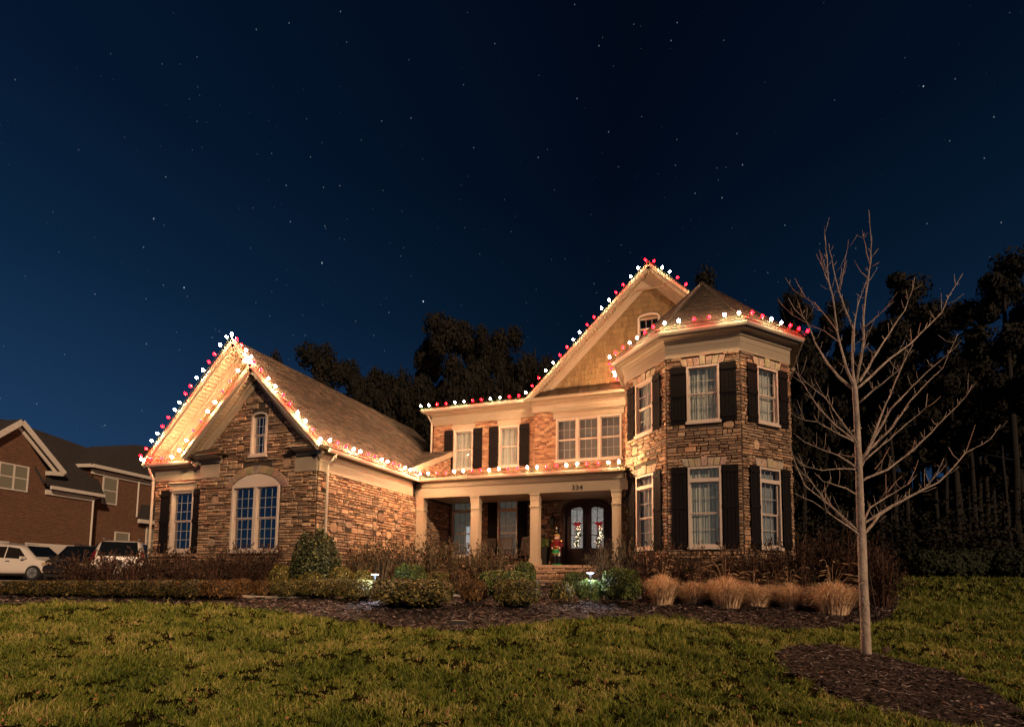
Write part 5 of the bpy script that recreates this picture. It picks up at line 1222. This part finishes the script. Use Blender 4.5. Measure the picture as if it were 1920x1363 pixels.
trunk_o = mb.build('trunk', 'treebark', tree, smooth=True)
BR = [
 [(1601,725),(1587,689),(1570,624),(1562,559),(1554,529),(1549,470),(1546,424)], [(1554,532),(1541,498),(1530,477)], [(1544,505),(1540,485),(1536,468)],
 [(1601,722),(1598,666),(1600,617),(1583,575),(1573,546),(1562,500),(1554,458)], [(1575,545),(1583,500),(1591,450)],
 [(1606,720),(1619,643),(1619,594),(1625,544),(1633,491),(1634,456),(1631,420),(1629,394)], [(1601,660),(1602,609),(1610,567),(1627,521)], [(1631,495),(1625,475),(1617,431)], [(1627,521),(1614,510),(1602,489)], [(1634,483),(1647,466)], [(1632,502),(1649,492)],
 [(1611,715),(1614,712),(1644,662),(1675,613),(1697,582),(1711,544),(1715,520)], [(1619,616),(1648,590),(1676,565)],
 [(1608,728),(1659,681),(1709,643),(1743,609),(1766,586),(1778,557),(1792,535),(1805,513)], [(1709,643),(1707,616)], [(1720,632),(1726,605)],
 [(1609,757),(1638,731),(1686,694),(1712,646)], [(1612,880),(1623,857),(1649,788),(1675,725),(1699,669),(1712,645)],
 [(1612,866),(1624,849),(1670,767),(1710,725),(1749,688),(1778,664),(1789,643),(1796,626)], [(1612,862),(1638,836),(1675,799),(1707,751),(1739,717),(1768,690),(1778,666)],
 [(1612,872),(1631,854),(1678,814),(1712,785),(1736,764),(1739,738)], [(1736,764),(1750,756),(1764,743)],
 [(1613,905),(1625,896),(1665,880),(1704,851),(1734,822),(1770,785),(1797,759),(1815,738),(1823,721)],
 [(1616,985),(1624,968),(1631,952),(1662,932),(1704,907),(1719,890)], [(1662,930),(1661,905),(1661,889)], [(1665,922),(1678,905),(1691,892)],
 [(1616,988),(1624,978),(1675,946),(1734,915),(1756,890),(1770,859)],
 [(1617,1003),(1624,997),(1649,965),(1681,944),(1718,925),(1760,904),(1786,878),(1810,849),(1842,833),(1858,822),(1876,796)], [(1811,847),(1820,822),(1829,796)],
 [(1600,730),(1572,706),(1546,672),(1527,640),(1522,624),(1511,601),(1490,580),(1478,559)], [(1515,609),(1504,590),(1495,563)], [(1572,640),(1566,636),(1545,620),(1518,609),(1485,590),(1459,565)],
 [(1568,620),(1564,613),(1530,571),(1488,544),(1472,520)], [(1510,558),(1500,540),(1490,521)],
 [(1607,835),(1601,820),(1578,790),(1549,748),(1512,717),(1493,697)], [(1608,838),(1601,825),(1567,798),(1533,762),(1506,719),(1491,695)],
 [(1608,836),(1604,829),(1559,806),(1533,791),(1509,788),(1500,777)], [(1610,890),(1604,875),(1572,854),(1530,838),(1509,829),(1488,812)], [(1609,866),(1604,857),(1572,851)],
 [(1610,890),(1604,880),(1570,879),(1541,882),(1512,875),(1498,864)], [(1613,945),(1607,928),(1586,915),(1543,902),(1527,886)],
 [(1615,1010),(1609,1001),(1562,952),(1509,910),(1490,865),(1480,828)], [(1615,1008),(1607,999),(1550,959),(1524,940),(1490,925)], [(1613,1000),(1606,993),(1581,970),(1547,940),(1513,891),(1497,850)],
 [(1640,880),(1655,862),(1668,838)], [(1690,862),(1712,840),(1716,820)], [(1562,952),(1548,930),(1546,905)], [(1700,910),(1716,880),(1722,862)],
]
for bi, pl_ in enumerate(BR):
    main = len(pl_) >= 6; L = sum(math.hypot(b[0]-a[0], b[1]-a[1]) for a, b in zip(pl_, pl_[1:]))
    near = abs(pl_[0][0]-1608) < 16; r0 = (.022 if L > 200 else .016 if L > 110 else .011) if near else .009
    sgn = (1 if bi % 2 else -1)*rng.uniform(.15, .8)
    base_d = 0 if near else None
    def off(u, v): return sgn*((abs(u-1608)/200)**1.0)*1.1
    if not near: sgn = PREV
    else: PREV = sgn
    pts = []
    for k, (u, v) in enumerate(pl_): pts.append((u, v))
    # denser, slightly crooked line
    dn = []
    for (a, b) in zip(pts, pts[1:]):
        m_ = max(1, int(math.hypot(b[0]-a[0], b[1]-a[1])/14))
        for q_ in range(m_): f = q_/m_; dn.append((a[0]+(b[0]-a[0])*f+rng.uniform(-.8, .8)*(q_ > 0), a[1]+(b[1]-a[1])*f+rng.uniform(-.8, .8)*(q_ > 0)))
    dn.append(pts[-1]); n = len(dn); W = [tp_(u, v, sgn*min(1.4, abs(u-1610)/200*1.2+.0)) for u, v in dn]
    rad = [max(.0028, r0*(1-.85*(i/(n-1))**.8)) for i in range(n)]
    mb = MB(); mb.tube(W, rad, 6)
    # spurs and small twigs
    for i in range(2, n-1):
        for _ in range(3):
            if rng.random() < .5:
                d = (W[i+1]-W[i-1]).normalized(); sd = Vector((rng.uniform(-1, 1), rng.uniform(-1, 1), rng.uniform(.1, 1))); sd = (sd-d*sd.dot(d)*.3).normalized(); l = rng.choice((.03, .05, .07, .10, .15, .24))
                mb.tube([W[i], W[i]+sd*l*.5+d*l*.2, W[i]+sd*l+d*l*.5+Vector((0,0,l*.2))], [.0045,.0036,.002], 4)
    mb.build('branch', 'twig' if not near or r0 < .015 else 'treebark', tree, smooth=True)
# stake stub and guy line
s, t = land(1662, 1228); p = st(s, t); mb = MB(); zz = float(G(s, t)); mb.box(-.045, .045, -.04, .04, -.02, .12); o = mb.build('stake_stub', mat('weathered_stake', (.07,.045,.03), .9, noise=.3), None); o.location = (p[0], p[1], zz); o.rotation_euler = (.06,.05,.4); tag(o, 'short weathered wooden stake stub at the edge of the tree mulch ring', 'stake')
s, t = land(1646, 1160); p = st(s, t); g0 = Vector((p[0], p[1], float(G(s, t)))); mb = MB(); top_ = spot(1631, 1078, 8.55); mb.tube([top_, g0], .004, 5); o = mb.build('guy_wire', mat('guy_cord', (.22,.20,.18), .7), None); tag(o, 'thin guy cord running from the young tree trunk down to the ground behind', 'guy cord')
# ------------------------------------------------------------------ neighbouring brick house
ND = Vector((-0.19254, 0.98129, 0)); NN = Vector((0.98129, 0.19254, 0)); NO = Vector((-33.994, 18.933, 0))
class NF:                                       # a along the facade, z up, o toward us
    @staticmethod
    def p(a, z, o=0): return NO+ND*a+NN*o+Vector((0,0,z))
    @staticmethod
    def box(mb, a0, a1, z0, z1, o0, o1):
        P_ = NF.p; mb.hexa([P_(a0,z0,o0),P_(a1,z0,o0),P_(a1,z1,o0),P_(a0,z1,o0),P_(a0,z0,o1),P_(a1,z0,o1),P_(a1,z1,o1),P_(a0,z1,o1)])
m = bpy.data.materials.new('red_brick_wall'); m.use_nodes = True; t_ = m.node_tree; b_ = t_.nodes['Principled BSDF']; b_.inputs['Roughness'].default_value = .9; M['nbrick'] = m
uvn = N(t_, 'ShaderNodeUVMap', uv_map='wall'); br = N(t_, 'ShaderNodeTexBrick'); br.inputs['Scale'].default_value = 1; br.inputs['Brick Width'].default_value = .215; br.inputs['Row Height'].default_value = .075; br.inputs['Mortar Size'].default_value = .009
br.inputs['Color1'].default_value = (.095,.032,.016,1); br.inputs['Color2'].default_value = (.17,.066,.034,1); br.inputs['Mortar'].default_value = (.17,.12,.08,1); br.inputs['Bias'].default_value = -.2; t_.links.new(uvn.outputs[0], br.inputs[0])
t_.links.new(br.outputs[0], b_.inputs['Base Color']); bp2 = N(t_, 'ShaderNodeBump'); bp2.inputs['Distance'].default_value = .01; bp2.inputs['Strength'].default_value = .8; bp2.invert = True; t_.links.new(br.outputs['Fac'], bp2.inputs['Height']); t_.links.new(bp2.outputs[0], b_.inputs['Normal'])
M['nroof'] = mat('dark_shingle_roof', (.035,.030,.030), .95, noise=.35, nscale=6, bump=.8, bscale=25)
def uvwall(o, along, up=(0,0,1)):
    me = o.data; uv = me.uv_layers.new(name='wall'); A = Vector(along)
    for l in me.loops:
        c = me.vertices[l.vertex_index].co; uv.data[l.index].uv = (c.dot(A)+(0 if abs(A.x) > 2 else 0), c.z)
NB = NF.p(1, -.55, -3)
nb = thing('brick_house', NB, 'neighbouring dark red brick house with white trim and grey hipped roofs at the far left', 'house')
def nwall(poly, along=ND, th=.25, nrm=NN):
    mb = MB(); mb.prism(poly, -Vector(nrm)*th); o = mb.build('wall', 'nbrick', nb); uvwall(o, along); return o
P_ = NF.p
nwall([P_(-9,-.8), P_(-.45,-.8), P_(-.45,5.45), P_(-.45,5.45), P_(-2.15,7.5), P_(-4.2,5.0), P_(-9,5.0)][:3]+[P_(-.45,5.5), P_(-2.15,7.45), P_(-3.85,5.5), P_(-9,5.5)])
nwall([P_(-.45,-.8), P_(2.4,-.8), P_(2.4,4.25), P_(-.45,4.25)])
nwall([P_(2.65,-.8,-.6), P_(9,-.8,-.6), P_(9,6.36,-.6), P_(2.65,6.36,-.6)])
nwall([P_(2.65,3.5,-.6), P_(2.65,6.36,-.6), P_(2.65,6.36,-6), P_(2.65,3.5,-6)], along=NN, nrm=ND*-1)
nwall([P_(5.7,-.8,-.1), P_(9,-.8,-.1), P_(9,3.1,-.1), P_(5.7,3.1,-.1)])
def nroof(A, B, C, D):
    mb = MB(); slab(mb, A, B, C, D, .12); mb.build('roof', 'nroof', nb)
def ntrim(p0, p1, w, h, up=(0,0,1), name='fascia'):
    mb = MB(); mb.beam(p0, p1, w, h, up); return mb.build(name, 'ntrim', nb)
# front gable
pk, gr_, gl_ = P_(-2.15,7.78,.35), P_(.28,5.48,.35), P_(-4.58,5.48,.35)
bk = -NN*5
nroof(gr_, gr_+bk, pk+bk, pk); nroof(gl_+bk, gl_, pk, pk+bk)
ntrim(gr_+Vector((0,0,-.10)), pk+Vector((0,0,-.14)), .05, .26); ntrim(gl_+Vector((0,0,-.10)), pk+Vector((0,0,-.14)), .05, .26)
ntrim(P_(.05,5.38,.06), P_(-2.15,7.46,.06), .06, .16, name='frieze'); ntrim(P_(-4.3,5.38,.06), P_(-2.15,7.46,.06), .06, .16, name='frieze')
ntrim(P_(-.5,5.28,.12), P_(.26,5.36,.12), .4, .22)
# side roof with gutter over the garage wall
nroof(P_(-.6,4.62,.4), P_(2.72,4.62,.4), P_(4.4,7.98,-3.0), P_(1.1,8.29,-3.0)); nroof(P_(-2.15,7.74,-.5), P_(-.6,4.7,.2), P_(1.1,8.28,-3.0), P_(-1.8,8.32,-3.4))
ntrim(P_(-.48,4.50,.42), P_(2.72,4.50,.42), .14, .18, name='gutter'); ntrim(P_(-.45,4.26,.06), P_(2.42,4.26,.06), .10, .26, name='frieze')
mb = MB(); mb.tube([P_(2.45,4.42,.40), P_(2.33,4.2,.1), P_(2.33,-.6,.1)], .05, 8); mb.build('downspout', 'ntrim', nb)
# hipped main roof
nroof(P_(2.3,6.40,-.15), P_(9.8,6.40,-.15), P_(9.8,9.23,-3.0), P_(8.1,9.05,-3.0)); nroof(P_(2.3,6.40,-6), P_(2.3,6.40,-.15), P_(8.1,9.05,-3.0), P_(5.3,8.25,-3.6))

ntrim(P_(2.35,6.30,-.14), P_(9.6,6.30,-.14), .14, .2, name='gutter'); ntrim(P_(2.66,6.02,-.54), P_(9,6.02,-.54), .08, .28, name='frieze'); ntrim(P_(2.35,6.30,-.2), P_(2.35,6.30,-6), .14, .2, name='gutter')
mb = MB(); mb.tube([P_(6.05,6.2,-.2), P_(6.05,5.95,-.5), P_(6.05,3.6,-.5)], .05, 8); mb.build('downspout', 'ntrim', nb)
nroof(P_(5.4,3.42,.3), P_(9.6,3.42,.3), P_(9.6,4.9,-.9), P_(6.9,4.9,-.9)); ntrim(P_(5.4,3.28,.3), P_(9.6,3.28,.3), .16, .24, name='gutter')
def nwin(a0, a1, z0, z1, o, lights=1, m_='blind'):
    mb = MB(); w = .07
    NF.box(mb, a0-w, a0, z0-w, z1+w, o, o+.06); NF.box(mb, a1, a1+w, z0-w, z1+w, o, o+.06); NF.box(mb, a0, a1, z1, z1+w, o, o+.058); NF.box(mb, a0, a1, z0-w, z0, o, o+.07)
    for i in range(1, lights): x = a0+(a1-a0)*i/lights; NF.box(mb, x-.04, x+.04, z0, z1, o, o+.056)
    f_ = mb.build('window', 'ntrim', nb)
    for i in range(lights):
        x0 = a0+(a1-a0)*i/lights+(.04 if i else 0); x1 = a0+(a1-a0)*(i+1)/lights-(.04 if i < lights-1 else 0); zm = (z0+z1)/2
        mb = MB(); NF.box(mb, x0, x1, zm-.03, zm+.03, o, o+.05); mb.build('rail', 'ntrim', f_)
        for p, q_ in ((z0, zm-.03), (zm+.03, z1)): mb = MB(); NF.box(mb, x0, x1, p, q_, o, o+.03); mb.build('pane', m_, f_)
M['nblind'] = mat('shaded_window', (.20,.19,.15), .35, spec=.6)
nwin(-2.75, -1.45, 4.15, 5.36, 0.0, 2, 'nblind'); nwin(3.57, 4.48, 4.25, 5.8, -.6, 1, 'nblind'); nwin(4.65, 5.6, .9, 2.45, -.6, 1, 'nblind'); nwin(6.5, 7.4, 1.2, 2.95, -.1, 1, 'nblind')
for a0, a1 in ((-4.6,-2.05), (-1.25,1.42)):
    mb = MB(); NF.box(mb, a0, a1, -.6, 1.45, .0, .05); gd = mb.build('garage_door', 'ntrim', nb)
    for k in range(4): mb = MB(); NF.box(mb, a0+.1, a1-.1, -.5+k*.48, -.08+k*.48, .05, .065); mb.build('panel', 'ntrim', gd)
mb = MB(); c_ = P_(1.75,1.1,.12); mb.lathe(c_, [(.04,0),(.08,.05),(.09,.3),(.02,.42)], 6); mb.build('wall_lantern', 'black', nb)

# ------------------------------------------------------------------ vehicles
def car(name, loc, heading, label, paint, L=4.9, W=1.92, H=1.72, kind='suv'):
    root = thing(name, loc, label, 'car'); root.rotation_euler = (0, 0, heading)     # x forward
    hw = W/2
    # stations: x, bottom z, belt z, top z (equal to belt on hood), half width belt, half width roof
    S = [(-L/2,.55,.95,.98,hw*.84,hw*.70),(-L/2+.08,.38,1.02,1.28,hw*.93,hw*.72),(-L/2+.35,.30,1.05,H-.10,hw*.97,hw*.74),(-L/2+.9,.26,1.04,H-.01,hw,hw*.77),(-.4,.26,1.01,H,hw,hw*.78),(.35,.26,.99,H-.03,hw,hw*.77),(.75,.26,.98,H-.14,hw,hw*.75),(1.35,.27,.98,1.12,hw*.99,hw*.72),(1.55,.28,.98,1.03,hw*.97,hw*.72),(L/2-.35,.30,.88,.92,hw*.92,hw*.66),(L/2-.06,.38,.74,.77,hw*.80,hw*.6),(L/2,.48,.62,.65,hw*.7,hw*.55)]
    vs = []; n = 12
    for x, zb_, zbt, zt_, wb, wr_ in S:
        zm = zb_+(zbt-zb_)*.45
        half = [(wb*.88, zb_), (wb*1.0, zb_+.10), (wb*1.02, zm), (wb*.97, zbt), ((wb*.6+wr_*.4) if zt_-zbt < .2 else wr_*1.02, zt_-.06 if zt_-zbt > .2 else (zbt+zt_)/2), (wr_*.78, zt_)]
        vs += [(x, -y, z) for y, z in half]+[(x, y, z) for y, z in half[::-1]]
    fs = [(i*n+j, (i+1)*n+j, (i+1)*n+(j+1)%n, i*n+(j+1)%n) for i in range(len(S)-1) for j in range(n)]
    fs += [tuple(range(n)), tuple((len(S)-1)*n+j for j in range(n-1, -1, -1))]
    mb = MB(); mb.add(vs, fs); body = mb.build('body', paint, root, smooth=True, local=True)
    md = body.modifiers.new('sub', 'SUBSURF'); md.levels = 1; md.render_levels = 2
    def side(x, f, sg_):     # point on the glass-house side, f from belt to roof
        k = 0
        while k < len(S)-2 and S[k+1][0] < x: k += 1
        a = (x-S[k][0])/(S[k+1][0]-S[k][0]); g = lambda i: S[k][i]*(1-a)+S[k+1][i]*a
        return Vector((x, sg_*((g(4)*.97)*(1-f)+(g(5)*1.02)*f+.012), g(2)+(g(3)-.06-g(2))*f))
    for sg_ in (-1, 1):
        for x0, x1, x0t, x1t in ((-L/2+.42,-.95,-L/2+.55,-.95),(-.88,.02,-.88,.02),(.09,1.12,.09,.62)):
            mb = MB(); q_ = [side(x0,.10,sg_), side(x1,.10,sg_), side(x1t,.90,sg_), side(x0t,.90,sg_)]; mb.prism(q_, Vector((0, sg_*.012, 0))); mb.build('side_window', 'carglass', root, local=True)
        for x in (-.75, .25):
            mb = MB(); p_ = side(x, -.12, sg_); mb.box(p_.x-.09, p_.x+.09, min(p_.y, p_.y+sg_*.04), max(p_.y, p_.y+sg_*.04), p_.z-.015, p_.z+.015); mb.build('door_handle', 'steel', root, local=True)
        mb = MB(); p_ = side(1.0, .06, sg_); mb.box(p_.x-.06, p_.x+.06, min(p_.y, p_.y+sg_*.2), max(p_.y, p_.y+sg_*.2), p_.z, p_.z+.13); mb.build('wing_mirror', paint, root, local=True)
        mb = MB(); mb.box(L/2-.28, L/2-.05, min(sg_*hw*.5, sg_*hw*.84), max(sg_*hw*.5, sg_*hw*.84), .66, .82); mb.build('headlight', 'lamp', root, local=True)
        mb = MB(); mb.prism([(-L/2-.0, sg_*hw*.78, .92), (-L/2+.02, sg_*hw*.95, .92), (-L/2+.22, sg_*hw*.86, 1.30), (-L/2+.14, sg_*hw*.76, 1.30)], (.06, 0, 0)); mb.build('taillight', 'tail', root, local=True)
    mb = MB(); mb.prism([(.80,-hw*.62,H-.12),(.80,hw*.62,H-.12),(1.36,hw*.72,1.12),(1.36,-hw*.72,1.12)], (.03,0,.03)); mb.build('windscreen', 'carglass', root, local=True)
    mb = MB(); mb.prism([(-L/2+.02,-hw*.72,1.10),(-L/2+.02,hw*.72,1.10),(-L/2+.32,hw*.62,H-.12),(-L/2+.32,-hw*.62,H-.12)], (-.03,0,.01)); mb.build('rear_window', 'carglass', root, local=True)
    mb = MB(); mb.box(-L/2-.02, -L/2+.03, -.26, .26, .70, .82); mb.build('number_plate', 'steel', root, local=True)
    for x in (-L/2+.98, L/2-.98):
        for sg_ in (-1, 1):
            y = sg_*(hw-.10); mb = MB(); mb.lathe((x, y, .36), [(.20,-.11),(.34,-.11),(.36,-.07),(.36,.07),(.34,.11),(.20,.11)], 22, axis='y'); w_ = mb.build('wheel', 'tyre', root, local=True)
            mb = MB(); mb.lathe((x, y+sg_*.10, .36), [(.02,-.01),(.235,-.01),(.235,.005),(.02,.005)], 20, axis='y'); mb.build('rim_plate', 'rimdark', w_, local=True)
            mb = MB()
            for k in range(5): a = 2*math.pi*k/5; mb.beam((x, y+sg_*.115, .36), (x+.22*math.cos(a), y+sg_*.115, .36+.22*math.sin(a)), .03, .075, up=(math.sin(a), 0, -math.cos(a)))
            mb.lathe((x, y+sg_*.11, .36), [(.22,-.02),(.24,-.02),(.24,.02),(.22,.02)], 20, axis='y'); mb.build('rim', 'steel', w_, local=True)
    mb = MB(); mb.box(-L/2+.2, L/2-.25, -hw*.8, hw*.8, .22, .40); mb.build('underbody', 'black', root, local=True)
    for sg_ in (-1, 1): mb = MB(); mb.tube([(-L/2+.7, sg_*hw*.62, H+.03), (-.4, sg_*hw*.62, H+.05), (.3, sg_*hw*.62, H+.02)], .018, 6); mb.build('roof_rail', 'steel', root, local=True)
    return root
M['carwhite'] = mat('white_car_paint', (.60,.56,.53), .25, spec=.6); M['carblack'] = mat('black_car_paint', (.01,.01,.012), .2, spec=.7)
M['tyre'] = mat('tyre', (.012,.012,.012), .8); M['rimdark'] = mat('wheel_well', (.01,.01,.01), .8); M['lamp'] = mat('headlamp', (.35,.28,.18), .15, spec=.8); M['tail'] = mat('tail_lamp', (.12,.006,.008), .2, spec=.8)
def at_st(s, t, dz=0): p = st(s, t); return Vector((p[0], p[1], float(G(s, t))+.05+dz))
car('parked_car', at_st(-24.2, 26.6), YAW+R(0), 'white crossover parked side-on in front of the brick garage at the left edge', 'carwhite', H=1.74)
car('parked_car', at_st(-19.2, 24.6), YAW-R(72), 'black car facing the street between the white crossover and the white truck', 'carblack', H=1.66)
car('parked_car', at_st(-17.2, 24.0), YAW+R(120), 'white vehicle seen from behind with red tail lights beside the garage wing', 'carwhite', H=1.80)

# ------------------------------------------------------------------ woods
def crown_mesh(seed, n=14000, leaf=.42):
    r_ = np.random.RandomState(seed); k = 22; th = r_.uniform(0, 2*np.pi, k); zz = r_.uniform(0, 1, k); rad = r_.uniform(.15, .8, k)*np.sqrt(np.sin(np.clip(zz*.85+.12, 0, 1)*np.pi))
    cc = np.stack([np.cos(th)*rad, np.sin(th)*rad, zz], 1); sz = r_.uniform(.15, .36, k)
    i = r_.randint(0, k, n); d = r_.normal(0, 1, (n, 3)); d /= np.linalg.norm(d, axis=1)[:, None]; rr = sz[i]*r_.uniform(.35, 1.08, n)
    c = cc[i]+d*rr[:, None]*np.array([1, 1, .36]); c[:, 2] = np.clip(c[:, 2], -.1, 1.15)
    c = c*np.array([1, 1, 1])
    return c, d
CR = []
for s_ in range(4):
    c, d = crown_mesh(s_+20); V, F = quads(c*np.array([3.6, 3.6, 7.5]), d+nrg.normal(0, .5, d.shape), .24, .7); o = quick('crown', V, F, 'needle'); CR.append(o.data); bpy.data.objects.remove(o)
def trunk_mesh(seed):
    r_ = random.Random(seed); mb = MB(); x = y = 0; pts = []
    for k in range(7): pts.append((x, y, k/6.0)); x += r_.uniform(-.008, .008); y += r_.uniform(-.008, .008)
    mb.tube(pts, [.0105,.0095,.0085,.0075,.006,.0045,.002], 8)
    for k in range(7): z_ = r_.uniform(.35, .9); a = r_.uniform(0, 6.28); l = r_.uniform(.03, .09); mb.tube([(0,0,z_), (math.cos(a)*l, math.sin(a)*l, z_+l*.3)], [.002,.0007], 4)
    o = mb.build('trunk', 'bark', None, smooth=True); me = o.data; bpy.data.objects.remove(o); return me
TR = [trunk_mesh(s_) for s_ in range(3)]
def pine(s, t, top, cw, cfrac, label, group='pine trees behind the house'):
    p = st(s, t); z = float(G(s, t)); h = top-z; o = thing('pine_tree', (p[0], p[1], z), label, 'pine', group, rng.uniform(0, 6.28))
    a = bpy.data.objects.new('trunk', rng.choice(TR)); col.objects.link(a); a.parent = o; a.scale = (h*1.2, h*1.2, h*.95)
    c = bpy.data.objects.new('crown', rng.choice(CR)); col.objects.link(c); c.parent = o; ch = h*cfrac; c.location = (0, 0, h-ch*1.04); c.scale = (cw/3.6*.6, cw/3.6*.6, ch/7.5/1.05); c['kind'] = 'stuff'
    return o
def pinepx(u, ytop, t, wpx, cf, label): d = sight(u, ytop); s = float(d@RH)/float(d@FH)*t; pine(s, t, d[2]/float(d@FH)*t, wpx/1009.9*t, cf, label)
WOOD = [(520,632,44,62,.5,'narrow pine top just above the garage wing ridge'),(606,632,46,120,.5,'round-headed pine above the garage wing roof'),(660,664,50,90,.5,'low pine crown right of the round-headed pine'),(706,668,50,90,.55,'pine crown above the upper part of the wing ridge end'),(752,662,48,90,.55,'pine crown left of the tallest centre pine'),
 (846,566,46,135,.5,'tallest pine of the centre group, above the high main eave'),(806,612,49,60,.4,'small side crown left of the tallest centre pine'),(906,604,47,90,.5,'pine just right of the tallest centre pine'),(946,600,50,95,.5,'second tall pine of the centre group'),(1000,634,48,90,.55,'pine crown left of the big gable rake'),
 (1045,650,50,80,.5,'pine crown half hidden behind the big gable rake'),(1318,494,50,100,.45,'pine rising directly behind the turret roof peak'),(1272,540,52,80,.5,'dark pine between the big gable and the turret roof'),(1390,600,50,90,.5,'low pine behind the turret eave lights'),(1470,520,52,110,.42,'pine right of the turret, behind the bare tree top'),
 (1560,560,55,100,.4,'pine seen through the left branches of the bare tree'),(1700,504,48,170,.42,'large round-crowned pine behind the bare tree'),(1772,540,54,90,.42,'pine filling the gap left of the far right pine'),(1880,474,42,170,.45,'big round pine at the far right edge'),(1640,600,58,110,.4,'distant pine between larger crowns right of the bare trunk'),(1830,640,56,90,.4,'lower pine under the gap between the two big right pines'),(1925,560,50,120,.5,'pine cut by the right edge of the view')]
for w in WOOD: pinepx(*w)
k = 0
for u, y_, t, w_, cf in [(1240,585,46,90,.8),(1350,560,46,100,.8),(1420,580,46,110,.8),(1030,650,42,110,.9),(980,650,44,110,.8),(870,640,44,110,.8),(770,690,43,110,.85),(560,705,42,90,.8),(640,735,42,90,.8),(700,720,43,110,.85),(760,716,42,110,.85),(800,690,44,100,.85),(835,700,41,110,.9),(880,690,42,100,.9),(925,680,43,100,.9),(965,690,42,100,.9),(1010,690,43,90,.9),(720,770,40,110,.9),(800,760,40,120,.9),(610,700,45,100,.8),(672,690,44,80,.8),(1500,640,50,110,.7),(1600,700,50,110,.6),(1450,600,50,90,.7),(1540,760,52,100,.6),(1690,680,52,120,.5),(1760,700,54,110,.5),(1850,720,54,110,.5),(1640,760,52,90,.5)]:
    d = sight(u, y_); s = float(d@RH)/float(d@FH)*t
    pine(s, t, d[2]/float(d@FH)*t, w_/1009.9*t, cf, 'dense understory pine '+('low behind the garage wing roof' if u < 730 else 'between the wing roof and the main eave' if u < 860 else 'low behind the main eave lights' if u < 1100 else 'between the turret and the bare trunk' if u < 1610 else 'right of the bare trunk below the big crowns'), 'understory pines '+('left of the gable' if u < 1100 else 'right of the turret'))
for i in (0,1,2,4,5,6,7,9,10,11,13,14,16):
    u = 1480+i*27+rng.uniform(-8, 8); t = rng.uniform(66, 86); d = sight(u, rng.uniform(760, 900)); s = float(d@RH)/float(d@FH)*t
    pp = pine(s, t, d[2]/float(d@FH)*t, rng.uniform(7, 9), .97, 'low dark evergreen closing the back of the wood', 'evergreens closing the back of the wood'); pp.children[0].scale = (2.5, 2.5, pp.children[0].scale[2]*.8)
for i in range(64):                                  # the rest of the wood, trees one can only tell by their trunks
    u = rng.uniform(1440, 2050) if i < 48 else rng.uniform(480, 1440); t = rng.uniform(46, 78)
    d = sight(u, rng.uniform(640, 760) if i < 48 else rng.uniform(690, 790)); s = float(d@RH)/float(d@FH)*t
    pine(s, t, d[2]/float(d@FH)*t, rng.uniform(4, 7), rng.uniform(.3, .5), 'slim dark pine deep in the wood '+(('right of the turret, left of the bare trunk' if u < 1610 else 'just right of the bare trunk' if u < 1740 else 'toward the right edge') if i < 48 else 'behind the wing roof' if u < 800 else 'behind the main roof'), 'pines deep in the wood '+('right of the turret' if i < 48 else 'behind the house'))
# bare saplings and undergrowth at the wood edge
n = 60000; u = nrg.uniform(-46, 60, n); t = 41+nrg.uniform(0, 14, n)+3*np.sin(u*.3); h = nrg.uniform(0, 1, n)**1.5*(3.0+4.5*vnoise(u, t, .22, 31)**1.5); x = u*RH[0]+t*FH[0]; y = u*RH[1]+t*FH[1]
V, F = quads(np.stack([x, y, G(u, t)+h], 1), nrg.normal(0, 1, (n, 3)), .26, .6); o = quick('undergrowth', V, F, 'needle', kind='stuff'); tag(o, 'dark undergrowth along the edge of the wood behind the house', 'undergrowth')
for i in range(16):
    u = rng.uniform(1690, 1925); t = rng.uniform(36, 39); s = (u-960)/1009.9*t; p = st(s, t); z = float(G(s, t))
    bush('woodland_shrub', Vector((p[0], p[1], z-.1)), rng.uniform(1.2, 2.2), rng.uniform(1, 1.6), rng.uniform(1.3, 2.1), 'dim', 'dark low shrub in the row where the side lawn meets the wood', 'shrub', 'dark shrubs at the wood edge', core=True)
